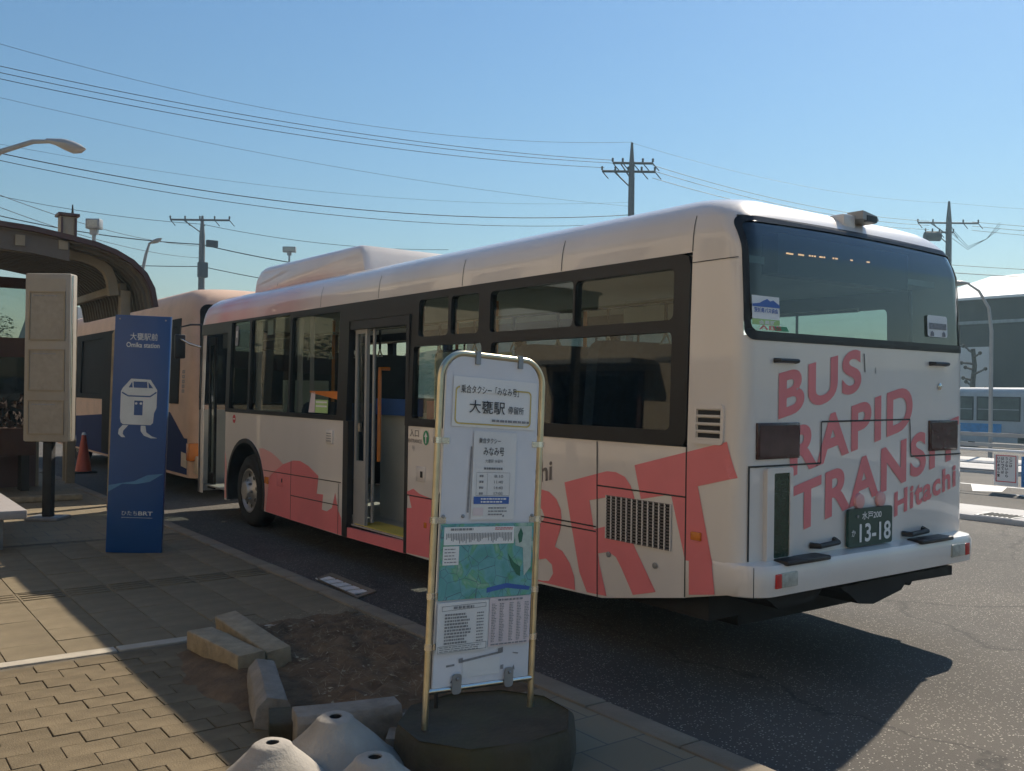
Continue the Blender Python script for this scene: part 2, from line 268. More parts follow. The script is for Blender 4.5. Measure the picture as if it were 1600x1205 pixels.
class MB:
    def __init__(s, M=None): s.v = []; s.f = []; s.M = M
    def add(s, vs, fs):
        n = len(s.v); s.v += [tuple(x) for x in vs]; s.f += [tuple(i + n for i in f) for f in fs]; return s
    def box(s, x0, x1, y0, y1, z0, z1, m=None):
        vs = [Vector((x, y, z)) for z in (z0, z1) for y in (y0, y1) for x in (x0, x1)]
        if m is not None: vs = [m @ v for v in vs]
        return s.add(vs, [(0, 2, 3, 1), (4, 5, 7, 6), (0, 1, 5, 4), (1, 3, 7, 5), (3, 2, 6, 7), (2, 0, 4, 6)])
    def tube(s, pts, r, n=10, cap=True):
        pts = [Vector(p) for p in pts]; k = len(pts); rs = r if isinstance(r, (list, tuple)) else [r] * k
        rings = []; up = None
        for i, p in enumerate(pts):
            a = pts[max(i - 1, 0)]; b = pts[min(i + 1, k - 1)]; d = (b - a).normalized()
            if up is None:
                up = Vector((0, 0, 1)) if abs(d.z) < 0.9 else Vector((1, 0, 0))
            u = (up - d * up.dot(d)).normalized(); w = d.cross(u); up = u
            rings.append([p + (u * math.cos(t) + w * math.sin(t)) * rs[i] for t in (2 * math.pi * j / n for j in range(n))])
        vs = [v for q in rings for v in q]
        fs = [(i * n + j, i * n + (j + 1) % n, (i + 1) * n + (j + 1) % n, (i + 1) * n + j) for i in range(k - 1) for j in range(n)]
        if cap: fs += [tuple(range(n - 1, -1, -1)), tuple((k - 1) * n + j for j in range(n))]
        return s.add(vs, fs)
    def lathe(s, prof, n=24, m=None, cap=True):
        vs = []; k = len(prof)
        for r, z in prof:
            for j in range(n):
                t = 2 * math.pi * j / n; v = Vector((r * math.cos(t), r * math.sin(t), z)); vs.append(m @ v if m is not None else v)
        fs = [(i * n + j, i * n + (j + 1) % n, (i + 1) * n + (j + 1) % n, (i + 1) * n + j) for i in range(k - 1) for j in range(n)]
        if cap: fs += [tuple(range(n - 1, -1, -1)), tuple((k - 1) * n + j for j in range(n))]
        return s.add(vs, fs)
    def slab(s, loops, front, back=None, sub=0.0):
        """2-D loops (first outer, others holes) mapped to 3-D by front(u,w) and, for thickness, back(u,w)"""
        pts = [p for lp in loops for p in lp]
        tri = tessellate_polygon([[Vector((a, b, 0)) for a, b in lp] for lp in loops])
        if sub:
            bm = bmesh.new(); bv = [bm.verts.new((a, b, 0)) for a, b in pts]
            for t in tri:
                try: bm.faces.new([bv[i] for i in t])
                except ValueError: pass
            for _ in range(6):
                e = [x for x in bm.edges if x.calc_length() > sub]
                if not e: break
                bmesh.ops.subdivide_edges(bm, edges=e, cuts=1); bmesh.ops.triangulate(bm, faces=bm.faces[:])
            bm.verts.index_update()
            pts2 = [(v.co.x, v.co.y) for v in bm.verts]; tri = [tuple(v.index for v in f.verts) for f in bm.faces]; bm.free()
            return s.add([front(*p) for p in pts2], tri)
        n = len(pts)
        if back is None: return s.add([front(*p) for p in pts], tri)
        vs = [front(*p) for p in pts] + [back(*p) for p in pts]
        fs = [tuple(t) for t in tri] + [tuple(i + n for i in reversed(t)) for t in tri]
        o = 0
        for lp in loops:
            k = len(lp)
            for j in range(k):
                a = o + j; b = o + (j + 1) % k; fs.append((a, b, b + n, a + n))
            o += k
        return s.add(vs, fs)
    def grid(s, rows, closed=False, skip=None):
        h = len(rows); w = len(rows[0]); vs = [v for r in rows for v in r]; fs = []
        for i in range(h - 1):
            for j in range(w if closed else w - 1):
                if skip and skip(i, j): continue
                fs.append((i * w + j, i * w + (j + 1) % w, (i + 1) * w + (j + 1) % w, (i + 1) * w + j))
        return s.add(vs, fs)
    def mesh(s, name, mat, smooth=False, bevel=0.0, merge=False, seg=2):
        vs = [s.M @ Vector(v) for v in s.v] if s.M is not None else s.v
        me = bpy.data.meshes.new(name); me.from_pydata([tuple(v) for v in vs], [], s.f)
        bm = bmesh.new(); bm.from_mesh(me)
        if merge: bmesh.ops.remove_doubles(bm, verts=bm.verts[:], dist=1e-5)
        bmesh.ops.recalc_face_normals(bm, faces=bm.faces[:])
        if bevel:
            bmesh.ops.remove_doubles(bm, verts=bm.verts[:], dist=1e-5)
            es = [e for e in bm.edges if len(e.link_faces) == 2 and e.calc_face_angle(0) > 0.5]
            bmesh.ops.bevel(bm, geom=es, offset=bevel, segments=seg, profile=0.5, affect='EDGES', clamp_overlap=True)
        bm.to_mesh(me); bm.free()
        if smooth or bevel:
            me.polygons.foreach_set('use_smooth', [True] * len(me.polygons))
            try: me.set_sharp_from_angle(angle=R(40))
            except Exception: pass
        if mat is not None: me.materials.append(mat)
        return me
    def build(s, name, mat, parent=None, smooth=False, bevel=0.0, label=None, cat=None, group=None, kind=None, merge=False, seg=2):
        return link(name, s.mesh(name, mat, smooth, bevel, merge, seg), parent, label, cat, group, kind)

def link(name, me, parent=None, label=None, cat=None, group=None, kind=None, M=None):
    o = bpy.data.objects.new(name, me); COL.objects.link(o)
    if M is not None: o.matrix_world = M
    if parent is not None:
        o.parent = parent
        o.matrix_parent_inverse = PINV[parent.name] if parent.name in PINV else Matrix.Identity(4)
    setp(o, label=label, category=cat, group=group, kind=kind)
    return o
PINV = {}
def thing(name, loc, label, cat, group=None):
    o = bpy.data.objects.new(name, None); o.empty_display_size = 0.2; o.location = loc; COL.objects.link(o)
    PINV[o.name] = Matrix.Translation(Vector(loc)).inverted()
    return setp(o, label=label, category=cat, group=group)

def rrect(x0, x1, y0, y1, r, n=5):
    if r <= 0: return [(x0, y0), (x1, y0), (x1, y1), (x0, y1)]
    out = []
    for cx, cy, a0 in ((x1 - r, y0 + r, -90), (x1 - r, y1 - r, 0), (x0 + r, y1 - r, 90), (x0 + r, y0 + r, 180)):
        for k in range(n + 1):
            a = R(a0 + 90 * k / n); out.append((cx + r * math.cos(a), cy + r * math.sin(a)))
    return out

_txt = {}
def text2d(body, bold=0.0, space=1.0):
    k = (body, bold, space)
    if k in _txt: return _txt[k]
    c = bpy.data.curves.new('lettering', 'FONT'); c.body = body; c.offset = bold; c.resolution_u = 6; c.space_character = space
    o = bpy.data.objects.new('lettering', c); COL.objects.link(o); bpy.context.view_layer.update()
    me = bpy.data.meshes.new_from_object(o.evaluated_get(bpy.context.evaluated_depsgraph_get()))
    vs = [(v.co.x, v.co.y) for v in me.vertices]; fs = [tuple(p.vertices) for p in me.polygons]
    bpy.data.objects.remove(o); bpy.data.curves.remove(c); bpy.data.meshes.remove(me)
    x0 = min(v[0] for v in vs); x1 = max(v[0] for v in vs); y0 = min(v[1] for v in vs); y1 = max(v[1] for v in vs)
    _txt[k] = (vs, fs, x0, x1, y0, y1); return _txt[k]
def put_text(mb, body, u0, u1, w0, w1, f, bold=0.0, slope=0.0, space=1.0):
    """lettering fitted into the box u0..u1, w0..w1 of a surface f(u,w); slope lifts the baseline along u"""
    vs, fs, x0, x1, y0, y1 = text2d(body, bold, space)
    def tr(v):
        u = u0 + (v[0] - x0) / max(x1 - x0, 1e-6) * (u1 - u0); w = w0 + (v[1] - y0) / max(y1 - y0, 1e-6) * (w1 - w0)
        return f(u, w + slope * abs(u - u0))
    mb.add([tr(v) for v in vs], fs); return mb
def bars(mb, u0, u1, w0, w1, rows, f, fill=0.45, ragged=0.5, words=6):
    """print too small to read: broken strokes in rows"""
    h = (w1 - w0) / rows
    for k in range(rows):
        z = w0 + (k + 0.5) * h; u = u0; end = u1 - random.random() * ragged * (u1 - u0)
        while u < end:
            L = (u1 - u0) / words * random.uniform(0.4, 1.1); e = min(u + L, end)
            a, b = z - h * fill / 2, z + h * fill / 2
            mb.add([f(u, a), f(e, a), f(e, b), f(u, b)], [(0, 1, 2, 3)]); u = e + (u1 - u0) / words * 0.18
    return mb
def strip2d(mb, pts, w, f):
    for (a, b), (c, d) in zip(pts[:-1], pts[1:]):
        dx, dy = c - a, d - b; l = math.hypot(dx, dy) or 1; nx, ny = -dy / l * w / 2, dx / l * w / 2
        mb.add([f(a + nx, b + ny), f(a - nx, b - ny), f(c - nx, d - ny), f(c + nx, d + ny)], [(0, 1, 2, 3)])
    return mb

# ------------------------------------------------------------------ ground
def gz(x):
    """height of the plaza: level at the stop, falling gently beyond the rail"""
    return 0.0 if x < 13 else max(-0.8, -0.028 * (x - 13))
g = MB()
xs = [-900, -300, -100, -40, -10, -3, 0, 3, 8, 13, 18, 24, 30, 36, 41.6, 60, 120, 300, 900]
ys = [-900, -200, -60, -20, -5, 0, 5, 10, 15, 20, 30, 45, 80, 200, 900]
g.grid([[(x, y, gz(x)) for x in xs] for y in ys])
road = g.build('road', ROAD, kind='structure')

PZ = 0.12
sw = MB()
def quad(mb, x0, x1, y0, y1, z): mb.add([(x0, y0, z), (x1, y0, z), (x1, y1, z), (x0, y1, z)], [(0, 1, 2, 3)])
TX0, TX1 = -4.3, -1.0
quad(sw, -40, TX0, -30, 40, PZ - 0.004); quad(sw, TX0, -0.98, -30, -0.62, PZ - 0.004); quad(sw, TX0, -0.98, 6.42, 40, PZ - 0.004)
quad(sw, -2.08, -0.98, -0.62, 0.45, PZ - 0.004)
sidewalk = sw.build('sidewalk', SIDEW, kind='structure')
jb = MB(); quad(jb, TX0, -0.98, -0.62, 6.42, PZ - 0.0085)
jb.build('joint_bed', MORTAR, sidewalk)
# brick pavers, one object each
bw, bh = 0.2, 0.142
me = MB().box(-bw / 2 + 0.002, bw / 2 - 0.002, -bh / 2 + 0.002, bh / 2 - 0.002, -0.035, 0.0).mesh('brick', PAVER, bevel=0.002, seg=1)
for r in range(20):
    y = -0.54 + r * bh
    for c in range(11):
        x = -4.2 + c * bw + (bw / 2 if r % 2 else 0)
        o = link('brick', me, sidewalk); o.location = (x, y, PZ + random.uniform(-0.002, 0.002)); o.rotation_euler = (random.uniform(-.007, .007), random.uniform(-.007, .007), random.uniform(-.01, .01))
# pale edging row
me = MB().box(-0.295, 0.295, -0.048, 0.048, -0.04, 0.0).mesh('edging_block', BANDM, bevel=0.004, seg=1)
for c in range(5):
    o = link('edging_block', me, sidewalk); o.location = (-4.05 + c * 0.6, 2.34, PZ + 0.002); o.rotation_euler[2] = random.uniform(-.006, .006)
o = link('edging_block', me, sidewalk); o.location = (-2.07, -0.33, PZ + 0.002); o.rotation_euler[2] = 1.5
# square paving tiles with one row of raised guide bars
me = MB().box(-0.148, 0.148, -0.148, 0.148, -0.035, 0.0).mesh('paving_tile', TILE, bevel=0.002, seg=1)
tm = MB().box(-0.148, 0.148, -0.148, 0.148, -0.035, 0.0)
for k in range(4): tm.box(-0.135, 0.135, -0.12 + k * 0.075 - 0.011, -0.12 + k * 0.075 + 0.011, 0.0002, 0.006)
tme = tm.mesh('guide_tile', TILE, bevel=0.003, seg=1)
for r in range(13):
    for c in range(11):
        y = 2.545 + r * 0.3; x = -4.15 + c * 0.3
        o = link('guide_tile' if r == 5 else 'paving_tile', tme if r == 5 else me, sidewalk)
        o.location = (x, y, PZ + random.uniform(-0.002, 0.002)); o.rotation_euler = (random.uniform(-.005, .008), random.uniform(-.008, .008), 0)
# kerb stones
kerb = MB().box(-0.98, -0.84, 14.2, 40, -0.02, PZ + 0.004).build('kerb', KERBM, kind='structure')
me = MB().box(-0.07, 0.07, -0.297, 0.297, -0.15, 0.0).mesh('kerb_stone', KERBM, bevel=0.012, seg=2)
for k in range(30):
    o = link('kerb_stone', me, kerb); o.location = (-0.91 + random.uniform(-.004, .004), -3.8 + k * 0.6, PZ + 0.006 + random.uniform(-.004, .003)); o.rotation_euler[2] = random.uniform(-.006, .006)
ln = MB(); quad(ln, -0.81, -0.72, -12, 2.6, 0.004); ln.build('edge_marking', WHITELINE, kind='structure')

# planting bed: bare soil with dry straw
sb = MB(); rows = []
random.seed(3)
for j in range(26):
    y = 0.42 + j * 0.083; row = []
    for i in range(16):
        x = -2.07 + i * 0.0727; e = min(i, 15 - i, j, 25 - j)
        row.append((x, y, PZ - 0.012 + (0.05 * min(e, 4) / 4) + random.uniform(-.014, .018) * min(e, 2)))
    rows.append(row)
sb.grid(rows); rows = []
for j in range(21):
    row = []
    for i in range(13):
        u, v = -1 + i / 6, -1 + j / 10; d = math.hypot(u, v); row.append((-2.17 + .32 * u, 1.45 + .95 * v, PZ - .03 + .085 * max(0, 1 - d) ** .8 + random.uniform(-.008, .01) * (d < .9)))
    rows.append(row)
sb.grid(rows); soil = sb.build('planting_bed_soil', SOIL, smooth=True, kind='structure')
st = MB()
for k in range(1500):
    x = random.uniform(-2.0, -1.02); y = random.uniform(0.5, 2.4); a = random.uniform(0, 6.3); l = random.uniform(.02, .11); z = PZ + random.uniform(.035, .06)
    if random.random() < 0.5 and x < -1.5: continue
    dx, dy = math.cos(a) * l, math.sin(a) * l; w = .0016
    st.add([(x - dy / l * w, y + dx / l * w, z), (x + dy / l * w, y - dx / l * w, z), (x + dx, y + dy, z + random.uniform(-.005, .03))], [(0, 1, 2)])
st.build('straw_litter', STRAW, kind='stuff', label='dry straw and twigs littering the bare planting bed', cat='straw')
lv = MB()
for k in range(160):
    x = random.uniform(-2.0, -1.05); y = random.uniform(0.5, 2.4); a = random.uniform(0, 6.3); s = random.uniform(.008, .022); z = PZ + random.uniform(.04, .06)
    M = Matrix.Translation((x, y, z)) @ Matrix.Rotation(a, 4, 'Z') @ Matrix.Rotation(random.uniform(-.6, .6), 4, 'X')
    lv.add([M @ Vector(q) for q in ((-s, 0, 0), (0, -s * .45, 0), (s, 0, .004), (0, s * .45, 0))], [(0, 1, 2, 3)])
lv.build('leaf_litter', STRAW, kind='stuff', label='dead leaves scattered over the bare planting bed', cat='leaves')

# patch of sunlight on the road beside the bus, painted as pale strips
dg = thing('painted_sun_patch', (-0.47, 3.7, 0), 'painted patch of sunlight on the dark road beside the bus entrance', 'painted sunlight')
MB().slab([[(-.60, 3.2), (-.36, 3.34), (-.34, 4.2), (-.54, 4.06)], [(-.565, 3.27), (-.56, 4.0), (-.40, 4.1), (-.41, 3.38)]], lambda u, w: (u, w, .012), lambda u, w: (u, w, .001)).build('frame', KERBM, dg)
db = MB()
for k in range(5):
    y = 3.36 + k * .15; db.box(-.55, -.42, y, y + .11, .001, .010)
db.build('sun_strip', LINEW, dg)

# paving, lines and islands on the far side
MB().box(8.2, 8.78, -40, 60, -.02, .07).build('far_kerb', ISLAND, kind='structure', bevel=.015)
q = MB(); quad(q, 8.78, 9.9, -40, 60, .006); q.build('gutter_strip', ISLAND, kind='structure')
dr = thing('drain_grate', (8.4, 2.75, .07), 'dark drain grate set in the pale kerb behind the bus', 'drain grate')
fr = MB().box(8.22, 8.62, 2.5, 2.98, .06, .078).build('frame', CROSS, dr)
b_ = MB()
for k in range(7): b_.box(8.25, 8.59, 2.53 + k * .062, 2.53 + k * .062 + .03, .0781, .085)
b_.build('bar', DARK, dr)
def gquad(name, x0, x1, mat, dz=.006):
    q = MB(); n = 6
    xx = [x0 + (x1 - x0) * k / n for k in range(n + 1)]
    q.grid([[(x, y, gz(x) + dz) for x in xx] for y in (-60, 0, 80)]); return q.build(name, mat, kind='structure')
gquad('lane_line', 13.15, 13.32, LINEW)
arrow = MB(); arrow.slab([[(11.9, 4.9), (13.1, 5.55), (13.1, 4.9), (12.2, 4.55)]], lambda u, w: (u, w, gz(u) + .007)); arrow.build('painted_arrow', LINEW, kind='structure')
arrow = MB(); arrow.slab([[(11.6, 3.7), (12.0, 4.35), (11.9, 3.9), (12.4, 3.75), (11.9, 3.4)]], lambda u, w: (u, w, gz(u) + .007)); arrow.build('painted_arrow', LINEW, kind='structure')
MB().box(17.2, 19.0, -50, 80, -.4, -.02).build('traffic_island', ISLAND, kind='structure', bevel=.02)
MB().box(20.3, 22.2, -50, 80, -.5, -.08).build('traffic_island', ISLAND, kind='structure', bevel=.02)

# ------------------------------------------------------------------ bus shells
def prof(rings, z):
    if z <= rings[0][0]: return rings[0][1:]
    for a, b in zip(rings[:-1], rings[1:]):
        if a[0] <= z <= b[0]:
            t = (z - a[0]) / (b[0] - a[0]); return tuple(a[k] + (b[k] - a[k]) * t for k in (1, 2))
    return rings[-1][1:]
def plan(W, L, r, YS, i_s, i_r, ox=0, oy=0, z=0, na=6, nr=10):
    rr = r + 0.55 * i_r; rr = min(rr, W / 2 - i_s - .01); p = []
    y0, y1 = i_r + rr, L - i_r - rr
    for y in YS: p.append((i_s, min(max(y, y0), y1)))
    for k in range(na + 1):
        a = math.pi + (math.pi / 2) * k / na; p.append((i_s + rr + rr * math.cos(a), i_r + rr + rr * math.sin(a)))
    for k in range(1, nr): p.append((i_s + rr + (W - 2 * i_s - 2 * rr) * k / nr, i_r))
    for k in range(na + 1):
        a = -math.pi / 2 + (math.pi / 2) * k / na; p.append((W - i_s - rr + rr * math.cos(a), i_r + rr + rr * math.sin(a)))
    for y in reversed(YS): p.append((W - i_s, min(max(y, y0), y1)))
    for k in range(na + 1):
        a = (math.pi / 2) * k / na; p.append((W - i_s - rr + rr * math.cos(a), L - i_r - rr + rr * math.sin(a)))
    for k in range(1, nr): p.append((W - i_s - rr - (W - 2 * i_s - 2 * rr) * k / nr, L - i_r))
    for k in range(na + 1):
        a = math.pi / 2 + (math.pi / 2) * k / na; p.append((i_s + rr + rr * math.cos(a), L - i_r - rr + rr * math.sin(a)))
    return [(x + ox, y + oy, z) for x, y in p]
def roof_cap(mb, ring_pts, z):
    n = len(ring_pts); mb.add(ring_pts, [tuple(range(n))])

BW, BL, BR = 2.3, 8.99, 0.10
RINGS = [(1.312, 0, 0), (1.93, .013, .0), (2.41, .026, .022), (2.48, .030, .040), (2.548, .038, .066), (2.595, .050, .088), (2.615, .056, .102), (2.662, .085, .145), (2.703, .130, .20),
         (2.737, .20, .28), (2.765, .31, .40), (2.788, .46, .56), (2.806, .66, .78), (2.817, .90, 1.05)]
def xs_(z): return prof(RINGS, z)[0]

bus = thing('city_bus', (1.15, 4.5, 0), 'white and red city bus parked with its doors open, large lettering on its rear', 'bus')
YS = [8.70, 7.9, 6.5, 5.4, 4.66, 3.52, 2.4, 1.4, 0.385]
NL = len(YS); NA = 6; NR = 10
full = [plan(BW, BL, BR, YS, a, b, z=z) for z, a, b in RINGS]
cL = NL; cR = NL + NA + NR  # first index of the left and right rear corner arcs
def body_skip(i, j):
    z0, z1 = RINGS[i][0], RINGS[i + 1][0]
    if z1 <= 2.42:
        if j < NL - 1: return True                                            # left window band
        right = cR + NA + 1
        if right <= j < right + NL - 1: return True
        if j >= right + NL + 1 and j < right + NL + NA * 2 + NR - 1: return True  # windscreen
    if 1.92 < z0 and z1 < 2.60 and cL + 3 <= j < cR + 3: return True           # rear window
    return False
sh = MB(); sh.grid(full, closed=True, skip=body_skip); roof_cap(sh, full[-1], 0)
body = sh.build('body_shell', WHITE, bus, smooth=True, merge=True)
# rear lower body with rounded corners, and front lower body
lowz = [0.705, 0.9, 1.1, 1.312]
cols_r = range(NL - 1, cR + NA + 2); right0 = cR + NA + 1
cols_f = list(range(right0 + NL - 1, len(full[0]))) + [0]
base = plan(BW, BL, BR, YS, 0, 0)
MB().grid([[(base[c][0], base[c][1], z) for c in cols_r] for z in lowz]).build('rear_panel', WHITE, bus, smooth=True)
MB().grid([[(base[c][0], base[c][1], z) for c in cols_f] for z in [.25] + lowz[1:]]).build('front_panel', WHITE, bus, smooth=True)
# flat lower side panels with wheel arches
def arc_pts(yc, zc, r, a0, a1, n=22): return [(yc + r * math.cos(R(a0 + (a1 - a0) * k / n)), zc + r * math.sin(R(a0 + (a1 - a0) * k / n))) for k in range(n + 1)]
FA, RA, WZ, AR = 7.21, 2.52, 0.42, 0.60
def side_panel(name, loop, mat, x=0.0, t=0.03, inward=1): return MB().slab([loop], lambda u, w: (x, u, w), lambda u, w: (x + t * inward, u, w)).build(name, mat, bus)
def arch_loop(y0, y1, zb0, zb1, yc, z1=1.310):
    # y1 > y0, arch cut in the lower edge
    h = WZ - 0.25; a = math.degrees(math.asin(h / AR))
    return [(y0, z1), (y0, zb0)] + [(yc + AR * math.cos(R(180 + a + (-180 - 2 * a) * k / 24)), WZ + AR * math.sin(R(180 + a + (-180 - 2 * a) * k / 24))) for k in range(25)] + [(y1, zb1), (y1, z1)]
lpA = [(0.388, 1.31), (0.388, 0.465), (1.08, 0.335), (1.7, .315)] + arch_loop(0.388, 3.52, .31, .25, RA)[2:]
lpB = arch_loop(4.70, 7.90, 0.235, 0.25, FA)
side_panel('rear_quarter_panel', lpA, WHITE); side_panel('front_quarter_panel', lpB, WHITE)
side_panel('door_sill', [(3.522, .245), (4.698, .235), (4.698, .325), (3.522, .345)], RED)
side_panel('front_corner_panel', [(8.84, .25), (8.889, .25), (8.889, 1.31), (8.84, 1.31)], WHITE)
side_panel('right_side_panel', [(0.388, 1.31), (0.388, .46), (1.08, .335), (8.888, .25), (8.888, 1.31)], WHITE, x=BW, inward=-1)
for yc in (FA, RA):
    af = MB(); n = 24
    rows = []
    for xx, rr in ((-.012, AR), (-.012, AR - .045), (0.35, AR - .045)):
        rows.append([(xx, y, z) for y, z in arc_pts(yc, WZ, rr, -16, 196, n)])
    rows.insert(0, [(0.001, y, z) for y, z in arc_pts(yc, WZ, AR + .004, -16, 196, n)])
    af.grid(rows); af.build('wheel_arch_trim', BLACK, bus, smooth=True)
# painted graphics
def xside(y): return (BR - math.sqrt(max(BR * BR - (BR - y) ** 2, 0))) if 0 <= y < BR else 0.0
def fs_(off): return lambda u, w: (xside(u) - off + (xs_(w) if w > 1.312 else 0), u, w)
DEC = {
 'T': [(0.803, 1.18), (0.098, 1.356), (0.038, 1.166), (0.3, 1.1), (0.15, 0.542), (0.353, 0.502), (0.359, 0.583), (0.502, 1.035), (0.746, 0.983)],
 'R': [(1.456, 1.02), (1.15, 1.099), (1.047, 1.125), (0.966, 1.126), (0.886, 1.104), (0.834, 1.055), (0.801, 0.987), (0.793, 0.916), (0.807, 0.844), (0.841, 0.768), (0.789, 0.686), (0.614, 0.457), (0.803, 0.405), (0.902, 0.544), (0.956, 0.608), (1.024, 0.63), (1.119, 0.606), (1.104, 0.539), (1.036, 0.355), (1.22, 0.345), (1.295, 0.461), (1.382, 0.755)],
 'B': [(2.02, 0.885), (1.863, 0.929), (1.714, 0.953), (1.617, 0.944), (1.538, 0.903), (1.49, 0.839), (1.481, 0.772), (1.495, 0.702), (1.547, 0.587), (1.469, 0.569), (1.392, 0.503), (1.346, 0.424), (1.335, 0.338), (1.89, 0.325), (1.895, 0.45), (1.925, 0.60), (1.975, 0.75)]}
RC = [(1.207, 0.929), (1.044, 0.964), (0.989, 0.949), (0.975, 0.878), (0.987, 0.813), (1.04, 0.786), (1.161, 0.752)]
BC = [(1.802, 0.439), (1.745, 0.468), (1.64, 0.494), (1.576, 0.464), (1.562, 0.407), (1.605, 0.351), (1.668, 0.34), (1.741, 0.338), (1.799, 0.34)]
BC2 = [(1.86, .67), (1.75, .70), (1.69, .73), (1.66, .77), (1.69, .82), (1.76, .83), (1.86, .81)]
MB().slab([DEC['T']], fs_(.003), sub=.06).build('letter_t', RED, bus)
MB().slab([DEC['R'], RC], fs_(.003)).build('letter_r', RED, bus)
MB().slab([DEC['B'], BC, BC2], fs_(.003)).build('letter_b', RED, bus)
put_text(MB(), 'Hitachi', 2.13, 1.588, 0.91, 1.045, lambda u, w: (-.003, u, w), .02, .21).build('side_lettering', GREYTXT, bus)
pink = [(6.80, .93), (6.68, 0.939), (6.437, 0.908), (6.249, 0.856), (6.11, 0.804), (6.313, 0.726), (6.474, 0.631), (6.517, 0.499), (6.60, 0.27), (6.625, .27), (6.612, .45), (6.66, 0.66)]
red = [(6.475, 0.649), (6.336, 0.715), (6.11, 0.804), (5.849, 0.861), (5.679, 0.869), (5.472, 0.833), (5.232, 0.751), (5.265, 0.575), (5.119, 0.581), (5.144, 0.432), (5.031, 0.428), (4.921, 0.473), (4.853, 0.623), (4.794, 0.471), (4.721, 0.4), (4.703, 0.24), (5.739, 0.242), (6.58, 0.253), (6.579, 0.28), (6.517, 0.499)]
reda = [(3.518, 0.759), (3.399, 0.798), (3.304, 0.766), (3.08, 0.74), (3.10, .66), (3.125, .5), (3.125, 0.27), (3.512, 0.256), (3.516, 0.557), (3.502, 0.628), (3.422, 0.637), (3.466, 0.73)]
MB().slab([pink], fs_(.003)).build('pink_hill_graphic', PINK, bus)
MB().slab([red], fs_(.003)).build('red_hill_graphic', RED, bus)
MB().slab([reda], fs_(.003)).build('red_hill_graphic', RED, bus)
MB().slab([[(7.80, .27), (7.895, .27), (7.895, .84), (7.83, .70)]], fs_(.003)).build('pink_hill_graphic', PINK, bus)
# panel seams
def seam(pts, w, f): strip2d(MB(), pts, w, f).build('panel_seam', BLACK, bus)
for pts in ([(6.66, .70), (4.732, .73)], [(5.9, .496), (4.778, .512)], [(4.785, .717), (4.785, .24)], [(5.9, .86), (5.9, .25)], [(3.52, .738), (3.07, .741)],
            [(1.14, 1.305), (1.12, .335)], [(1.14, 1.03), (.39, 1.03)], [(1.14, .74), (1.97, .735)], [(1.14, .77), (1.98, .77)], [(.387, 1.31), (.387, .47)]):
    seam(pts, .009, lambda u, w: (-.0045, u, w))
for yy in (.385, 1.55, 2.75, 4.1, 5.3): seam([(yy, 2.415), (yy, 2.49), (yy, 2.56), (yy, 2.62)], .006, lambda u, w: (xs_(w) - .003, u, w))
seam([(.385, 2.35), (.10, 2.35), (.06, 2.35)], .005, lambda u, w: (xs_(w) + xside(u) - .003, u, w))
# window band on the left
WINS = [(2.925, 3.376, 2.045, 2.35), (2.50, 2.885, 2.045, 2.345), (1.412, 2.355, 2.04, 2.34), (0.515, 1.392, 2.035, 2.33), (2.45, 3.44, 1.375, 1.97), (0.52, 2.33, 1.40, 1.965),
        (7.18, 7.78, 1.352, 2.385), (6.015, 7.12, 1.352, 2.38), (4.84, 5.965, 1.355, 2.345)]
outer = [(.55, 1.313), (3.55, 1.313), (3.55, 2.24), (4.64, 2.24), (4.64, 1.313), (7.905, 1.313), (7.905, 2.27), (8.84, 2.27), (8.84, 1.313), (8.887, 1.313), (8.887, 2.408), (.46, 2.408), (.41, 2.39), (.392, 2.34), (.392, 1.37), (.405, 1.33), (.44, 1.315)]
MB().slab([outer] + [rrect(a, b, c, d, .035, 4) for a, b, c, d in WINS], lambda u, w: (xs_(w) - .008, u, w), lambda u, w: (xs_(w) + .05, u, w)).build('window_frame', BLACKG, bus)
for a, b, c, d in WINS:
    o = MB().slab([[(a - .01, c - .01), (b + .01, c - .01), (b + .01, d + .01), (a - .01, d + .01)]], lambda u, w: (xs_(w) + .014, u, w), lambda u, w: (xs_(w) + .018, u, w)).build('window_pane', GLASS, bus)
# door surrounds
MB().box(-.006, .05, 4.60, 4.70, .235, 1.312).build('door_jamb', BLACK, bus); MB().box(-.004, .05, 3.50, 3.55, .25, 2.24).build('door_jamb', BLACK, bus)
MB().box(.02, .10, 3.56, 4.63, 2.16, 2.238).build('door_header', BLACK, bus)
# sliding entrance leaf parked forward, and folding front door leaf
lf = MB().slab([[(4.36, .36), (4.59, .36), (4.59, 2.2), (4.36, 2.2)], [(4.40, .95), (4.55, .95), (4.55, 2.12), (4.40, 2.12)]], lambda u, w: (.055, u, w), lambda u, w: (.085, u, w)).build('door_leaf', LAMPM, bus)
MB().slab([[(4.39, .94), (4.56, .94), (4.56, 2.13), (4.39, 2.13)]], lambda u, w: (.068, u, w), lambda u, w: (.072, u, w)).build('pane', GLASS, lf)
MB().box(.03, .055, 4.44, 4.47, 1.22, 1.30).build('handle', CHROME, lf)
MB().tube([(.10, 4.30, .4), (.10, 4.30, 2.2)], .016).build('door_rail', CROSS, bus, smooth=True)
lf = MB().slab([[(8.60, .3), (8.83, .3), (8.83, 2.25), (8.60, 2.25)], [(8.64, .5), (8.79, .5), (8.79, 2.15), (8.64, 2.15)]], lambda u, w: (.10, u, w), lambda u, w: (.13, u, w)).build('door_leaf', BLACK, bus)
MB().slab([[(8.63, .49), (8.80, .49), (8.80, 2.16), (8.63, 2.16)]], lambda u, w: (.112, u, w), lambda u, w: (.116, u, w)).build('pane', GLASS, lf)
